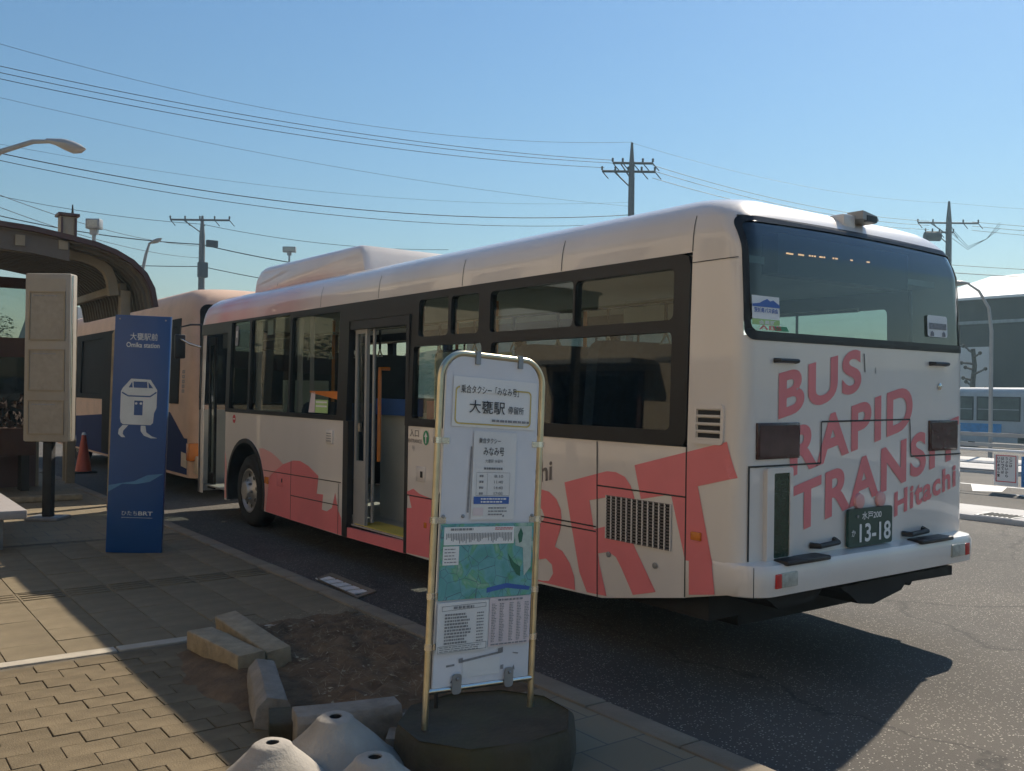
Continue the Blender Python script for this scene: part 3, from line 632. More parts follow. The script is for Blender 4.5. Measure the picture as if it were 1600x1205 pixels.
# right-hand window band
rw = [(.55, 1.9), (2.05, 3.4), (3.55, 4.9), (5.05, 6.4), (6.55, 7.8), (7.95, 8.75)]
mir = lambda off: (lambda u, w: (BW - xs_(w) + off, u, w))
MB().slab([[(.387, 1.313), (8.887, 1.313), (8.887, 2.408), (.387, 2.408)]] + [rrect(a, b, 1.5, 2.24, .04, 4) for a, b in rw], mir(.006), mir(-.05)).build('window_frame', BLACKG, bus)
for a, b in rw: MB().slab([[(a - .01, 1.49), (b + .01, 1.49), (b + .01, 2.25), (a - .01, 2.25)]], mir(-.014), mir(-.018)).build('window_pane', GLASSC, bus)
# windscreen
MB().box(.15, BW - .15, BL - .03, BL - .02, 1.32, 2.4).build('windscreen', GLASSC, bus)
# rear window, following the rounded rear
def rear_pt(t, z, off=0.0):
    a, b = prof(RINGS, z); rr = BR + .55 * b; al = rr * math.pi / 2; st = BW - 2 * a - 2 * rr; d = t * (2 * al + st)
    if d < al: an = math.pi + d / rr; c = (a + rr, b + rr)
    elif d <= al + st: return (a + rr + d - al, b - off, z)
    else: an = -math.pi / 2 + (d - al - st) / rr; c = (BW - a - rr, b + rr)
    return (c[0] + (rr + off) * math.cos(an), c[1] + (rr + off) * math.sin(an), z)
t0, t1 = .034, .966
arch = lambda u, w: w + (0.028 * (1 - (2 * u - 1) ** 2) if w > 2.3 else 0)
def rwf(off): return lambda u, w: rear_pt(u / 2.3, arch(u / 2.3, w), off)
O = rrect(t0 * 2.3, t1 * 2.3, 1.905, 2.585, .06, 6); I = rrect(t0 * 2.3 + .035, t1 * 2.3 - .035, 1.955, 2.55, .045, 6)
MB().slab([O, I], rwf(.004), sub=.05).build('rear_window_frame', BLACKG, bus, smooth=True)
MB().slab([rrect(t0 * 2.3 + .015, t1 * 2.3 - .015, 1.925, 2.575, .04, 6)], rwf(-.004), sub=.06).build('rear_window_pane', GLASSR, bus, smooth=True)
# stickers behind the rear glass
yr = lambda u, w: (u, -.008 + prof(RINGS, w)[1], w)
yr2 = lambda u, w: (u, -.011 + prof(RINGS, w)[1], w)
stk = MB().slab([[(.07, 2.02), (.30, 2.02), (.30, 2.145), (.07, 2.145)]], yr).build('sticker', PWHITE, bus)
MB().slab([[(.07, 2.085), (.30, 2.085), (.30, 2.10), (.245, 2.125), (.22, 2.118), (.195, 2.13), (.16, 2.118), (.13, 2.105), (.07, 2.098)]], yr2).build('mountain_print', PBLUE, stk)
put_text(MB(), '茨城県バス協会', .085, .285, 2.053, 2.08, yr2, .02).build('print', PBLUE, stk)
stk = MB().slab([[(.07, 1.989), (.30, 1.989), (.30, 2.019), (.07, 2.019)]], yr).build('sticker', PLIME, bus)
put_text(MB(), '会員証', .12, .26, 1.99, 2.013, yr2, .02).build('print', PWHITE, stk)
stk = MB().slab([[(.26, 1.96), (.38, 1.96), (.36, 1.986), (.24, 1.986)]], yr).build('sticker', PGREEN, bus)
put_text(MB(), 'ABS', .12, .31, 1.962, 1.986, yr2, .01).build('print', PRED, bus)
stk = MB().slab([rrect(1.80, 2.04, 2.0, 2.14, .02, 4)], yr).build('sticker', PWHITE, bus)
b_ = MB().slab([[(1.815, 2.05), (2.025, 2.05), (2.025, 2.09), (1.815, 2.09)]], yr2)
for cx in (1.85, 1.99): b_.slab([[(cx - .022, 2.005), (cx + .022, 2.005), (cx + .018, 2.03), (cx, 2.04), (cx - .018, 2.03)]], yr2)
b_.build('print', PGREY, stk)
# lit destination characters inside the rear window
dl = MB()
for k, (u, l) in enumerate(((.49, .06), (.60, .05), (.70, .012), (.725, .012), (.75, .012), (.80, .03), (.84, .012), (.93, .012), (.955, .022), (1.11, .02), (1.28, .03))):
    z = 2.415 + .03 * (u - .5); dl.box(u, u + l, .10, .104, z, z + .008)
db_ = MB().box(.42, 1.75, .108, .22, 2.30, 2.53).build('destination_display', BLACK, bus)
dl.build('lit_character', LEDON, db_)
# rear lettering
yb = lambda u, w: (u, -.0035, w)
tx = lambda s, u0, u1, z0, h: put_text(MB(), s, u0, u1, z0, z0 + h, yb, .033, .218, 1.13).build('rear_lettering', RED, bus)
tx('BUS', .30, 1.075, 1.475, .257); tx('RAPID', .405, 1.634, 1.155, .272); tx('TRANSIT', .44, 2.195, .832, .275); tx('Hitachi', 1.44, 2.165, .862, .152)
for pts, w in (([(1.10, 1.865), (1.108, 1.80), (1.112, 1.755)], .008), ([(1.222, 1.785), (1.224, 1.75)], .005)): strip2d(MB(), pts, w, yb).build('scratch', PBLACK, bus)
# lamps, handles, display, plate
for a, b in ((.116, .482), (1.825, 2.17)):
    o = MB().box(a, b, -.014, .01, 1.262, 1.46).build('rear_lamp', LAMPRED, bus, bevel=.006)
    MB().box(a + .015, b - .015, -.0165, -.0142, 1.277, 1.445).build('lens', LAMPRED, o)
def yrear(u): return (BR - math.sqrt(BR * BR - (BR - u) ** 2) if u < BR else 0) + (BR - math.sqrt(BR * BR - (u - BW + BR) ** 2) if u > BW - BR else 0)
for pts in ([(.06, 1.225), (.10, 1.225), (.683, 1.225), (.688, 1.462), (1.602, 1.468), (1.618, 1.235), (2.2, 1.235), (2.23, 1.235)], [(.065, 1.225), (.065, .72)]):
    strip2d(MB(), pts, .010, lambda u, w: (u, -.005 + yrear(u), w)).build('hatch_seam', BLACK, bus)
for a, b, z in ((.262, .445, 1.80), (1.83, 2.02, 1.826)):
    MB().tube([(a, 0, z), (a + .012, -.03, z), (b - .012, -.03, z), (b, 0, z)], [.014, .012, .012, .014], 8).build('grab_handle', BLACK, bus, smooth=True)
for a, b, z in ((.60, .825, .762), (1.535, 1.77, .753)):
    MB().tube([(a, 0, z), (a + .02, -.05, z), (b - .03, -.05, z + .008), (b, 0, z + .012)], [.018, .016, .016, .02], 8).build('hatch_handle', BLACK, bus, smooth=True)
o = MB().slab([rrect(.183, .405, .70, 1.216, .02), rrect(.242, .378, .725, 1.186, .01)], lambda u, w: (u, -.028, w), lambda u, w: (u, 0, w)).build('display_housing', WHITE, bus)
MB().box(.242, .378, -.022, -.002, .725, 1.186).build('display_screen', LEDGREEN, o)
pl = MB().slab([rrect(.925, 1.375, .722, .945, .018)], lambda u, w: (u, -.03, w), lambda u, w: (u, -.012, w)).build('number_plate', PLATE, bus)
yp = lambda u, w: (u, -.0325, w)
put_text(MB(), '水戸200', 1.055, 1.255, .878, .925, yp, .012).build('plate_print', PWHITE, pl)
put_text(MB(), '13-18', 1.03, 1.355, .745, .855, yp, .02).build('plate_print', PWHITE, pl)
put_text(MB(), 'か', .952, .99, .785, .825, yp, .01).build('plate_print', PWHITE, pl)
MB().lathe([(.009, 0), (.009, .006)], 10, Matrix.Translation((1.01, -.03, .90)) @ Matrix.Rotation(math.pi / 2, 4, 'X')).build('plate_bolt', CROSS, pl)
for cx in (1.06, 1.28): MB().lathe([(.05, 0), (.045, .014), (.025, .02), (.0, .021)], 14, Matrix.Translation((cx, -.002, .985)) @ Matrix.Rotation(math.pi / 2, 4, 'X')).build('plate_lamp', PINK, bus, smooth=True)
# side vents, grille, markers
def side_box(y0, y1, z0, z1, t, name, mat, par=bus, bev=.004): return MB().box(-t, .005, y0, y1, z0, z1).build(name, mat, par, bevel=bev)
v = MB().slab([rrect(.118, .335, 1.335, 1.557, .03), rrect(.14, .315, 1.36, 1.535, .01)], lambda u, w: (xs_(w) - .012, u, w), lambda u, w: (xs_(w) + .004, u, w)).build('vent', WHITE, bus)
for k in range(4): MB().box(-.003, .006, .15, .305, 1.372 + k * .042, 1.396 + k * .042).build('louvre', DARK, v)
for k in range(5): MB().box(-.011, .006, .142, .313, 1.3625 + k * .042 - .002, 1.3625 + k * .042 + .009).build('louvre_bar', WHITE, v)
gr = MB().slab([[(.50, .715), (1.045, .715), (1.045, .975), (.50, .975)]], fs_(.0042)).build('engine_grille', DARK, bus)
gm = MB(); nx, nz = 24, 14
for k in range(nx + 1):
    y = .50 + k * .545 / nx; gm.box(-.010, -.0045, y - .0028, y + .0028, .715, .975)
gw = MB()
for k in range(13):
    y = .50 + k * .545 / 12; gw.box(-.011, -.0045, y - .004, y + .004, .712, .978)
gw.build('grille_bar', WHITE, gr)
gh = MB()
for k in range(nz + 1):
    z = .715 + k * .26 / nz; gh.box(-.0095, -.0045, .50, 1.045, z - .0035, z + .0035)
gh.build('grille_bar', mk('grille_grey', (.16, .13, .12), rough=.5), gr)
for y, z in ((1.02, .615), (.62, .61)): MB().lathe([(.018, 0), (.018, .006), (.012, .008)], 12, Matrix.Translation((-.004, y, z)) @ Matrix.Rotation(-math.pi / 2, 4, 'Y')).build('grille_lock', CROSS, bus)
side_box(.268, .338, .80, .846, .018, 'side_marker', AMBER); side_box(6.50, 6.60, .56, .635, .016, 'side_marker', AMBER); side_box(3.18, 3.215, .50, .545, .012, 'side_marker', AMBER)
hb = side_box(4.91, 5.05, 1.085, 1.212, .018, 'intercom_panel', WHITE)
for k in range(4): MB().box(-.021, -.0182, 4.93, 5.03, 1.105 + k * .024, 1.113 + k * .024).build('slot', PGREY, hb)
fp = side_box(3.215, 3.36, .866, .985, .006, 'fuel_flap', WHITE); MB().box(-.009, -.0062, 3.25, 3.285, .90, .95).build('lock', BLACK, fp)
fp = side_box(6.10, 6.28, .56, .70, .005, 'service_flap', RED); MB().box(-.008, -.0052, 6.12, 6.145, .61, .65).build('lock', BLACK, fp)
# entrance signs
put_text(MB(), '入口', 3.47, 3.325, 1.225, 1.285, lambda u, w: (-.003, u, w), .01).build('entrance_sign', GREYTXT, bus)
put_text(MB(), 'ENTRANCE', 3.49, 3.275, 1.175, 1.207, lambda u, w: (-.003, u, w), .01).build('entrance_sign', GREYTXT, bus)
MB().slab([[(3.21 + .045 * math.cos(R(k * 15)), 1.225 + .06 * math.sin(R(k * 15))) for k in range(24)]], lambda u, w: (-.003, u, w)).build('green_arrow_disc', PGREEN, bus)
MB().slab([[(3.21, 1.27), (3.185, 1.232), (3.202, 1.232), (3.202, 1.18), (3.218, 1.18), (3.218, 1.232), (3.235, 1.232)]], lambda u, w: (-.0045, u, w)).build('arrow', PWHITE, bus)
put_text(MB(), '号', 3.43, 3.385, 1.11, 1.15, lambda u, w: (-.003, u, w)).build('entrance_sign', PGREY, bus)
MB().slab([[(7.60 + .05 * math.cos(R(k * 15)), 1.235 + .05 * math.sin(R(k * 15))) for k in range(24)]], lambda u, w: (-.003, u, w)).build('no_entry_disc', PRED, bus)
MB().slab([[(7.565, 1.228), (7.635, 1.228), (7.635, 1.242), (7.565, 1.242)]], lambda u, w: (-.0045, u, w)).build('no_entry_bar', PWHITE, bus)
st_ = MB().slab([rrect(7.30, 7.40, 2.10, 2.34, .02, 3)], lambda u, w: (xs_(w) + .008, u + .28, w)).build('window_sticker', PGREY, bus)
MB().slab([[(7.33, 2.2), (7.37, 2.2), (7.37, 2.28), (7.33, 2.28)]], lambda u, w: (xs_(w) + .005, u + .28, w)).build('print', PWHITE, st_)
st_ = MB().slab([[(5.07, 1.37), (5.36, 1.37), (5.36, 1.50), (5.07, 1.50)]], lambda u, w: (xs_(w) + .008, u, w)).build('window_sticker', PLIME, bus)
b_ = MB()
for z in (1.48, 1.44): b_.slab([[(5.09, z - .012), (5.34, z - .012), (5.34, z + .004), (5.09, z + .004)]], lambda u, w: (xs_(w) + .005, u, w))
b_.build('print', PWHITE, st_)
st_ = MB().slab([[(5.37, 1.37), (5.52, 1.37), (5.46, 1.58), (5.37, 1.58)]], lambda u, w: (xs_(w) + .009, u, w)).build('window_sticker', PPINK, bus)
MB().slab([[(4.86, 1.505), (5.50, 1.57), (5.50, 1.585), (4.86, 1.585)]], lambda u, w: (xs_(w) + .009, u, w)).build('window_sticker', AMBER, bus)
MB().lathe([(.022, 0), (.022, .006), (.012, .012), (0, .013)], 14, Matrix.Translation((1.95, -.002, 1.68)) @ Matrix.Rotation(math.pi / 2, 4, 'X')).build('panel_lock', CHROME, bus, smooth=True)
strip2d(MB(), [(.02, .545), (.02, .705)], .007, lambda u, w: (u - .0, -.075, w)).build('bumper_seam', BLACK, bus)
# bumper
bz = [(.535, .0, .085), (.542, .01, .10), (.60, .012, .108), (.675, .012, .11), (.705, .0, .095), (.716, .0, .02)]
def bump_ring(z, os_, or_):
    r = .17; p = []
    x0, x1, y0 = -os_, BW + os_, -or_; drop = .068 if z < .59 else 0
    p.append((x0 + .001, .385, z - drop))
    for k in range(9):
        a = math.pi + math.pi / 2 * k / 8; p.append((x0 + r + r * math.cos(a), y0 + r + r * math.sin(a), z))
    for k in range(1, 8): p.append((x0 + r + (x1 - x0 - 2 * r) * k / 8, y0, z))
    for k in range(9):
        a = -math.pi / 2 + math.pi / 2 * k / 8; p.append((x1 - r + r * math.cos(a), y0 + r + r * math.sin(a), z))
    p.append((x1 - .001, .385, z - drop)); return p
bm_ = MB(); br_ = [bump_ring(z, a * .35, b) for z, a, b in bz]; bm_.grid(br_); n = len(br_[0])
bm_.add(br_[0], [tuple(range(n))]); bm_.add(br_[-1], [tuple(range(n))])
bump = bm_.build('rear_bumper', WHITE, bus, smooth=True, merge=True)
for a, b in ((.24, .625), (1.56, 1.93)): MB().box(a, b, -.125, -.012, .698, .724).build('step_pad', BLACK, bump, bevel=.01)
for s, (a, b, c) in enumerate(((.155, .20, .34), (2.14, 2.085, 1.92))):
    lo, hi = sorted((a, b)); MB().box(lo, hi, -.118, -.10, .585, .662).build('reflector', REDLENS, bump, bevel=.004)
    lo, hi = sorted((b, c)); MB().box(lo + .002, hi - .002, -.118, -.10, .585, .665).build('reversing_lamp', CLEARLENS, bump, bevel=.006)
MB().slab([[(.352, .49), (.355, .70), (.19, .70), (.165, .525)]], lambda u, w: (-.0085, u, w)).build('letter_t_foot', RED, bump)
# under-body
MB().box(.41, BW - .41, .35, 8.8, .26, .34).build('chassis_tray', DARK, bus)
MB().slab([[(.25, .50), (.75, .50), (.68, .44), (.35, .43)]], lambda u, w: (u, .02, w), lambda u, w: (u, .35, w)).build('rear_underside', DARK, bus)
MB().slab([[(.85, .50), (2.1, .50), (2.1, .44), (1.55, .45), (1.5, .41), (1.2, .36), (1.05, .38), (.95, .45)]], lambda u, w: (u, -.02, w), lambda u, w: (u, .3, w)).build('rear_underside', DARK, bus)
MB().tube([(1.62, .3, .45), (1.62, .0, .46)], .04, 12).build('exhaust_pipe', DARK, bus, smooth=True)
MB().box(.1, BW - .1, .3, 1.3, .34, .50).build('engine_tray', DARK, bus)
# wheels
def wheel(par, xc, yc, side, r=.42, w=.24):
    M = Matrix.Translation((xc, yc, r)) @ Matrix.Rotation(-math.pi / 2 * side, 4, 'Y')
    t = MB().lathe([(.255, -w / 2), (r - .06, -w / 2), (r - .015, -w / 2 + .03), (r, -w / 2 + .07), (r, w / 2 - .07), (r - .015, w / 2 - .03), (r - .06, w / 2), (.255, w / 2), (.25, w / 2 - .04)], 40, M, cap=False).build('tyre', TYRE, par, smooth=True)
    MB().lathe([(.258, w / 2 - .01), (.235, w / 2 - .005), (.225, w / 2 - .03), (.20, w / 2 - .05), (.15, w / 2 - .02), (.12, w / 2 + .0), (.10, w / 2 + .05), (.07, w / 2 + .06), (0, w / 2 + .06)], 32, M, cap=False).build('rim', STEEL, t, smooth=True)
    hb_ = MB()
    for k in range(8):
        a = 2 * math.pi * k / 8 + .2; hb_.lathe([(.024, w / 2 - .034), (.022, w / 2 - .030), (0, w / 2 - .029)], 10, M @ Matrix.Translation((.178 * math.cos(a), .178 * math.sin(a), 0)) @ Matrix.Translation((0, 0, .008)))
    hb_.build('rim_hole', DARK, t)
    nb = MB()
    for k in range(8):
        a = 2 * math.pi * k / 8; nb.lathe([(.014, w / 2), (.014, w / 2 + .03), (.008, w / 2 + .035)], 8, M @ Matrix.Translation((.118 * math.cos(a), .118 * math.sin(a), 0)))
    nb.build('wheel_nut', CROSS, t)
for yc in (FA, RA): wheel(bus, .16, yc, 1); wheel(bus, BW - .16, yc, -1)
# roof unit, camera, marker details
ac = [(4.98, 2.76), (5.06, 2.97), (5.12, 3.045), (5.2, 3.06), (7.62, 3.08), (7.76, 3.05), (7.86, 2.97), (7.92, 2.76)]
acm = MB(); rows = []
for x, s in ((.35, .80), (.365, .92), (.40, .985), (.46, 1.0), (1.84, 1.0), (1.90, .985), (1.935, .92), (1.95, .80)): rows.append([(x, y, 2.70 + (z - 2.70) * s) for y, z in ac])
acm.grid(rows); acm.add(rows[0], [tuple(range(len(ac)))]); acm.add(rows[-1], [tuple(range(len(ac)))])
acu = acm.build('roof_cooling_unit', WHITE, bus, smooth=True, merge=True)
strip2d(MB(), [(7.2, 2.80), (7.2, 2.98)], .008, lambda u, w: (.335 + (w - 2.76) * .2, u, w)).build('unit_seam', BLACK, acu)
hw = MB()
for k in range(4): hw.tube([(1.75 + k * .06, 4.9, 2.78), (1.75 + k * .06, 4.82, 2.92), (1.79 + k * .06, 4.74, 2.78)], .012, 6)
hw.build('roof_bracket', CROSS, bus)
rc = MB().box(1.08, 1.20, .13, .24, 2.64, 2.725).build('rear_camera', WHITE, bus, bevel=.012)
MB().slab([[(1.20, 2.70), (1.33, 2.68), (1.37, 2.705), (1.35, 2.73), (1.20, 2.75)]], lambda u, w: (u, .08, w), lambda u, w: (u, .19, w)).build('camera_hood', LAMPM, rc)
MB().box(1.24, 1.345, .076, .10, 2.687, 2.725).build('camera_lens', BLACK, rc)
mr = MB().box(-.20, -.06, 9.30, 9.36, 1.98, 2.30).build('side_mirror', BLACK, bus, bevel=.02)
MB().tube([(.03, 8.95, 2.12), (-.06, 9.15, 2.17), (-.13, 9.31, 2.24)], .014, 8).build('mirror_arm', CHROME, mr, smooth=True)
MB().tube([(.05, 8.97, 2.42), (-.03, 9.2, 2.43), (-.12, 9.33, 2.40), (-.13, 9.33, 2.28)], .012, 8).build('mirror_arm', BLACK, mr, smooth=True)
# interior
MB().box(.04, BW - .04, 3.42, 6.5, .345, .36).build('floor', FLOORV, bus); MB().box(.37, BW - .37, 6.5, 7.92, .345, .36).build('floor', FLOORV, bus); MB().box(.04, BW - .04, 7.92, 8.8, .345, .36).build('floor', FLOORV, bus)
MB().box(.04, BW - .04, .15, 1.85, .70, .74).build('raised_floor', FLOORV, bus); MB().box(.37, BW - .37, 1.85, 3.42, .70, .74).build('raised_floor', FLOORV, bus)
for y in (1.85, 6.5): MB().box(.36, .40, y, y + 1.4, .30, 1.02).build('wheel_housing', DARK, bus); MB().box(.04, .36, y, y + 1.4, 1.021, 1.05).build('wheel_housing', DARK, bus)
MB().box(.06, BW - .06, .2, 8.8, 2.36, 2.40).build('ceiling', INTERIOR, bus)
MB().box(.05, .30, 3.60, 4.55, .362, .368).build('yellow_step_edge', PYEL2, bus)
MB().box(.08, 1.0, 3.20, 3.26, .36, 1.25).build('partition', INTERIOR, bus)
MB().box(.95, 1.4, 4.75, 5.6, .36, .9).build('wheel_box', INTERIOR, bus)
MB().box(.50, .55, 4.1, 4.9, .36, 1.36).build('partition', INTERIOR, bus)
MB().box(.44, .50, 4.1, 4.9, 1.365, 1.52).build('blue_panel', PBLUE, bus)
MB().slab([[(3.75, 1.62), (4.3, 1.62), (4.3, 2.02), (3.75, 2.02)]], lambda u, w: (1.9, u + .9, w), lambda u, w: (1.905, u + .9, w)).build('green_notice', mk('notice_green', (.30, .42, .08), rough=.5), bus)
gp = [(.18, 4.34, .95), (.18, 4.34, 1.72), (.20, 4.38, 1.80), (.30, 4.38, 1.80)]
MB().tube(gp, .018, 8).build('grab_pole', ORANGEPOLE, bus, smooth=True)
for x, y in ((.55, .95), (.6, 3.1), (1.75, 3.3), (1.7, 5.4), (.6, 6.2)): MB().tube([(x, y, .4), (x, y, 2.36)], .018, 8).build('grab_pole', ORANGEPOLE, bus, smooth=True)
for x in (.45, 1.8): MB().tube([(x, .5, 2.2), (x, 8.2, 2.2)], .014, 8).build('ceiling_rail', CHROME, bus, smooth=True)
for x in (.45, 1.8):
    for k in range(11):
        y = 1.0 + k * .55; sp = MB().box(x - .012, x + .012, y - .003, y + .003, 2.0, 2.2).build('hand_strap', DARK, bus)
        MB().tube([(x, y, 2.0), (x, y - .045, 1.93), (x, y + .045, 1.93), (x, y, 2.0)], .008, 6).build('strap_loop', INTERIOR, sp)
def seat(x0, x1, y, z, h=.75):
    s = MB().box(x0, x1, y, y + .42, z + .36, z + .46).build('seat_cushion', SEAT, bus, bevel=.03)
    MB().slab([rrect(x0, x1, z + .40, z + .46 + h, .09, 4)], lambda u, w: (u, y - .04 - .10 * (w - z - .4), w), lambda u, w: (u, y + .06 - .10 * (w - z - .4), w)).build('seat_back', SEAT, s)
    MB().box(x0 + .05, x1 - .05, y + .05, y + .35, z, z + .36).build('seat_base', DARK, s)
for y, z in ((.55, .74), (1.35, .74), (2.15, .74)): seat(.08, .98, y, z); seat(1.35, 2.22, y, z)
seat(.10, .52, 5.1, .36, .65); seat(.10, .52, 5.9, .36, .65); seat(1.75, 2.2, 5.0, .36, .65); seat(1.75, 2.2, 6.0, .36, .65); seat(1.55, 2.1, 7.7, .5, .8)
MB().box(1.15, 2.2, 7.35, 7.42, .4, 2.05).build('driver_partition', DARK, bus); MB().box(.3, 2.0, 8.55, 8.9, 2.12, 2.35).build('destination_box', BLACK, bus); MB().box(.35, .9, 6.95, 7.0, .4, 1.7).build('driver_partition', INTERIOR, bus)
# panel with bent tube rim seen through the pane next to the entrance
rim = [(.13, y, z) for y, z in rrect(2.86, 3.29, 1.30, 1.925, .06, 5)]
o = MB().tube(rim + [rim[0]], .011, 8).build('windbreak_rim', CHROME, bus, smooth=True)
MB().slab([rrect(2.87, 3.28, 1.31, 1.915, .05, 5)], lambda u, w: (.128, u, w), lambda u, w: (.134, u, w)).build('windbreak_panel', mk('frosted_panel', (.34, .38, .34), rough=.4), o)
MB().box(.14, .16, 3.31, 3.44, 1.34, 1.52).build('red_notice', PRED, bus)
for y0, y1 in ((5.86, 6.02), (7.02, 7.16), (5.60, 5.68)):
    rows = []
    for j in range(9):
        t = j / 8; row = []
        for i in range(9):
            s = i / 8; w = .5 + .5 * abs(2 * t - 1) if y0 < 6.5 else 1
            row.append((.10 + .02 * math.sin(i * 2.4), y0 + (y1 - y0) * (.5 + (s - .5) * w), 1.36 + t * 1.0))
        rows.append(row)
    MB().grid(rows).build('curtain', PPINK, bus, smooth=True)
MB().slab([[(6.62, 2.2), (6.78, 2.2), (6.78, 2.37), (6.62, 2.37)]], lambda u, w: (.07, u, w), lambda u, w: (.074, u, w)).build('paper_notice', PAPER, bus)
o = MB().slab([[(1.85, 1.48), (2.0, 1.48), (2.0, 1.72), (1.85, 1.72)]], lambda u, w: (.07, u, w), lambda u, w: (.074, u, w)).build('paper_notice', PAPER, bus)
MB().slab([[(1.2, 2.10), (2.2, 2.10), (2.2, 2.33), (1.2, 2.33)]], lambda u, w: (1.2, u, w), lambda u, w: (1.21, u, w)).build('hanging_card', PAPER, bus)

# ------------------------------------------------------------------ stop sign in the foreground
SB = (-1.72, -0.09, 0.28)
LEAN = Matrix.Translation(SB) @ Matrix.Rotation(R(3.4), 4, 'Y') @ Matrix.Rotation(R(-2), 4, 'X')
# local frame: u along x (-.26 .. .26), y towards the back, w up from the base top
def sg(off): return lambda u, w: (u, -off, w)
sign = thing('bus_stop_sign', SB, 'leaning white stop board in a bent metal tube frame in the foreground', 'stop sign')
H = 1.50; hw_ = .262
pts = [(-hw_, 0, -.02), (-hw_, 0, H - .13)] + [(-hw_ + .11 - .11 * math.cos(R(a)), 0, H - .13 + .11 * math.sin(R(a))) for a in range(10, 91, 10)] + [(hw_ - .11 + .11 * math.sin(R(a)), 0, H - .13 + .11 * math.cos(R(a)) - .02 * a / 90 * 0) for a in range(10, 91, 10)] + [(hw_, 0, -.02)]
SM = lambda: MB(LEAN)
m = SM(); m.tube(pts, .0135, 12); m.build('tube_frame', TARN, sign, smooth=True)
m = SM(); m.tube([(-hw_, 0, .125), (hw_, 0, .125)], .013, 10); m.build('lower_rail', CHROME, sign, smooth=True)
bd = SM(); bd.slab([[(-.238, .137), (.238, .137)] + rrect(-.238, .238, .3, H - .03, .09, 6)[7:21]], sg(.006), sg(-.004)); board = bd.build('board', BOARD, sign)
def sheet(x0, x1, z0, z1, mat, off, name='poster', par=None, r=0): 
    m = SM(); m.slab([rrect(x0, x1, z0, z1, r, 4) if r else [(x0, z0), (x1, z0), (x1, z1), (x0, z1)]], sg(off)); return m.build(name, mat, par or board)
def prnt(body, x0, x1, z0, z1, mat, off, par, bold=.0): m = SM(); put_text(m, body, x0, x1, z0, z1, sg(off), bold); return m.build('print', mat, par)
# name panel
hd = sheet(-.205, .225, 1.18, 1.385, PWHITE, .010, 'name_panel')
m = SM(); m.slab([rrect(-.195, .195, 1.19, 1.345, .02, 4), rrect(-.189, .189, 1.196, 1.339, .016, 4)], sg(.0125)); m.build('ochre_outline', PYEL, hd)
sheet(-.175, .10, 1.325, 1.36, PWHITE, .0132, 'title_backing', hd)
prnt('乗合タクシー「みなみ号」', -.17, .125, 1.318, 1.352, PBLACK, .0145, hd, .006)
prnt('大甕駅', -.125, .055, 1.238, 1.292, PBLACK, .0145, hd, .004)
prnt('停留所', .072, .155, 1.243, 1.275, PBLACK, .0145, hd, .006)
m = SM(); bars(m, -.01, .185, 1.205, 1.217, 1, sg(.0145), .8, 0, 9); m.build('print', PGREY, hd)
# timetable
tt = sheet(-.095, .125, .80, 1.165, PAPER, .012)
prnt('乗合タクシー', -.07, .04, 1.115, 1.138, PBLACK, .0145, tt, .01); prnt('みなみ号', -.045, .06, 1.065, 1.10, PBLACK, .0145, tt, .006); prnt('大甕駅 停留所', -.035, .055, 1.035, 1.05, PGREY, .0145, tt, .01)
m = SM(); bars(m, -.04, .055, 1.005, 1.018, 1, sg(.0145), .7, 0, 8)
for k in range(4): bars(m, -.06, -.04, .975 - k * .024, .985 - k * .024, 1, sg(.0145), .9, 0, 2)
for z in (.995, .90): strip2d(m, [(-.075, z), (.095, z)], .0012, sg(.0145))
for x in (-.075, -.02, .095): strip2d(m, [(x, .995), (x, .90)], .0012, sg(.0145))
m.build('print', PGREY, tt)
for k, s in enumerate(('8:10', '11:40', '14:40', '17:00')): prnt(s, .015, .06, .974 - k * .024, .986 - k * .024, PGREY, .0146, tt, .01)
bl = sheet(-.085, .095, .865, .895, PBLUE, .0146, 'blue_bar', tt); m = SM(); bars(m, -.05, .085, .868, .892, 2, sg(.016), .5, .2, 7); m.build('print', PWHITE, bl)
m = SM(); bars(m, -.01, .09, .815, .855, 3, sg(.0146), .4, .3, 6); m.build('print', PGREY, tt)
sheet(-.085, -.035, .818, .85, PPINK, .0146, 'pink_print', tt)
# route map
mpp = sheet(-.235, .235, .48, .785, MAPM, .012, 'route_map')
pn = sheet(-.22, .13, .70, .772, PWHITE, .0135, 'caption_panel', mpp); m = SM(); bars(m, -.19, -.08, .757, .768, 1, sg(.015), .8, 0, 7)
for k in range(42):
    x = -.21 + k * .0079; h = random.uniform(.015, .04); m.slab([[(x, .745 - h), (x + .0035, .745 - h), (x + .0035, .747), (x, .747)]], sg(.015))
m.build('print', PGREY, pn)
m = SM(); bars(m, .03, .12, .757, .769, 2, sg(.015), .5, 0, 6); m.build('print', PRED, pn)
pn = sheet(-.222, -.145, .62, .695, PWHITE, .0135, 'caption_panel', mpp); m = SM(); bars(m, -.215, -.15, .625, .69, 5, sg(.015), .3, .4, 4); m.build('print', PGREY, pn)
m = SM(); m.slab([[(.15, .735), (.165, .765), (.178, .74), (.172, .705), (.158, .70)]], sg(.0138)); m.slab([[(.10, .66), (.135, .62), (.17, .60), (.17, .56), (.15, .57), (.12, .61)]], sg(.0138)); m.build('dark_green_area', mk('map_dark_green', (.03, .15, .09), rough=.5), mpp)
m = SM(); m.slab([[(.13, .77), (.225, .77), (.225, .60), (.19, .56), (.18, .68), (.14, .69)]], sg(.0131)); m.build('pale_area', mk('map_pale', (.50, .58, .52), rough=.5, var=.12, scale=40), mpp)
m = SM(); m.slab([[(.0, .50), (.10, .515), (.22, .50), (.225, .515), (.10, .535), (.0, .52)]], sg(.0133)); m.build('blue_area', PBLUE, mpp)
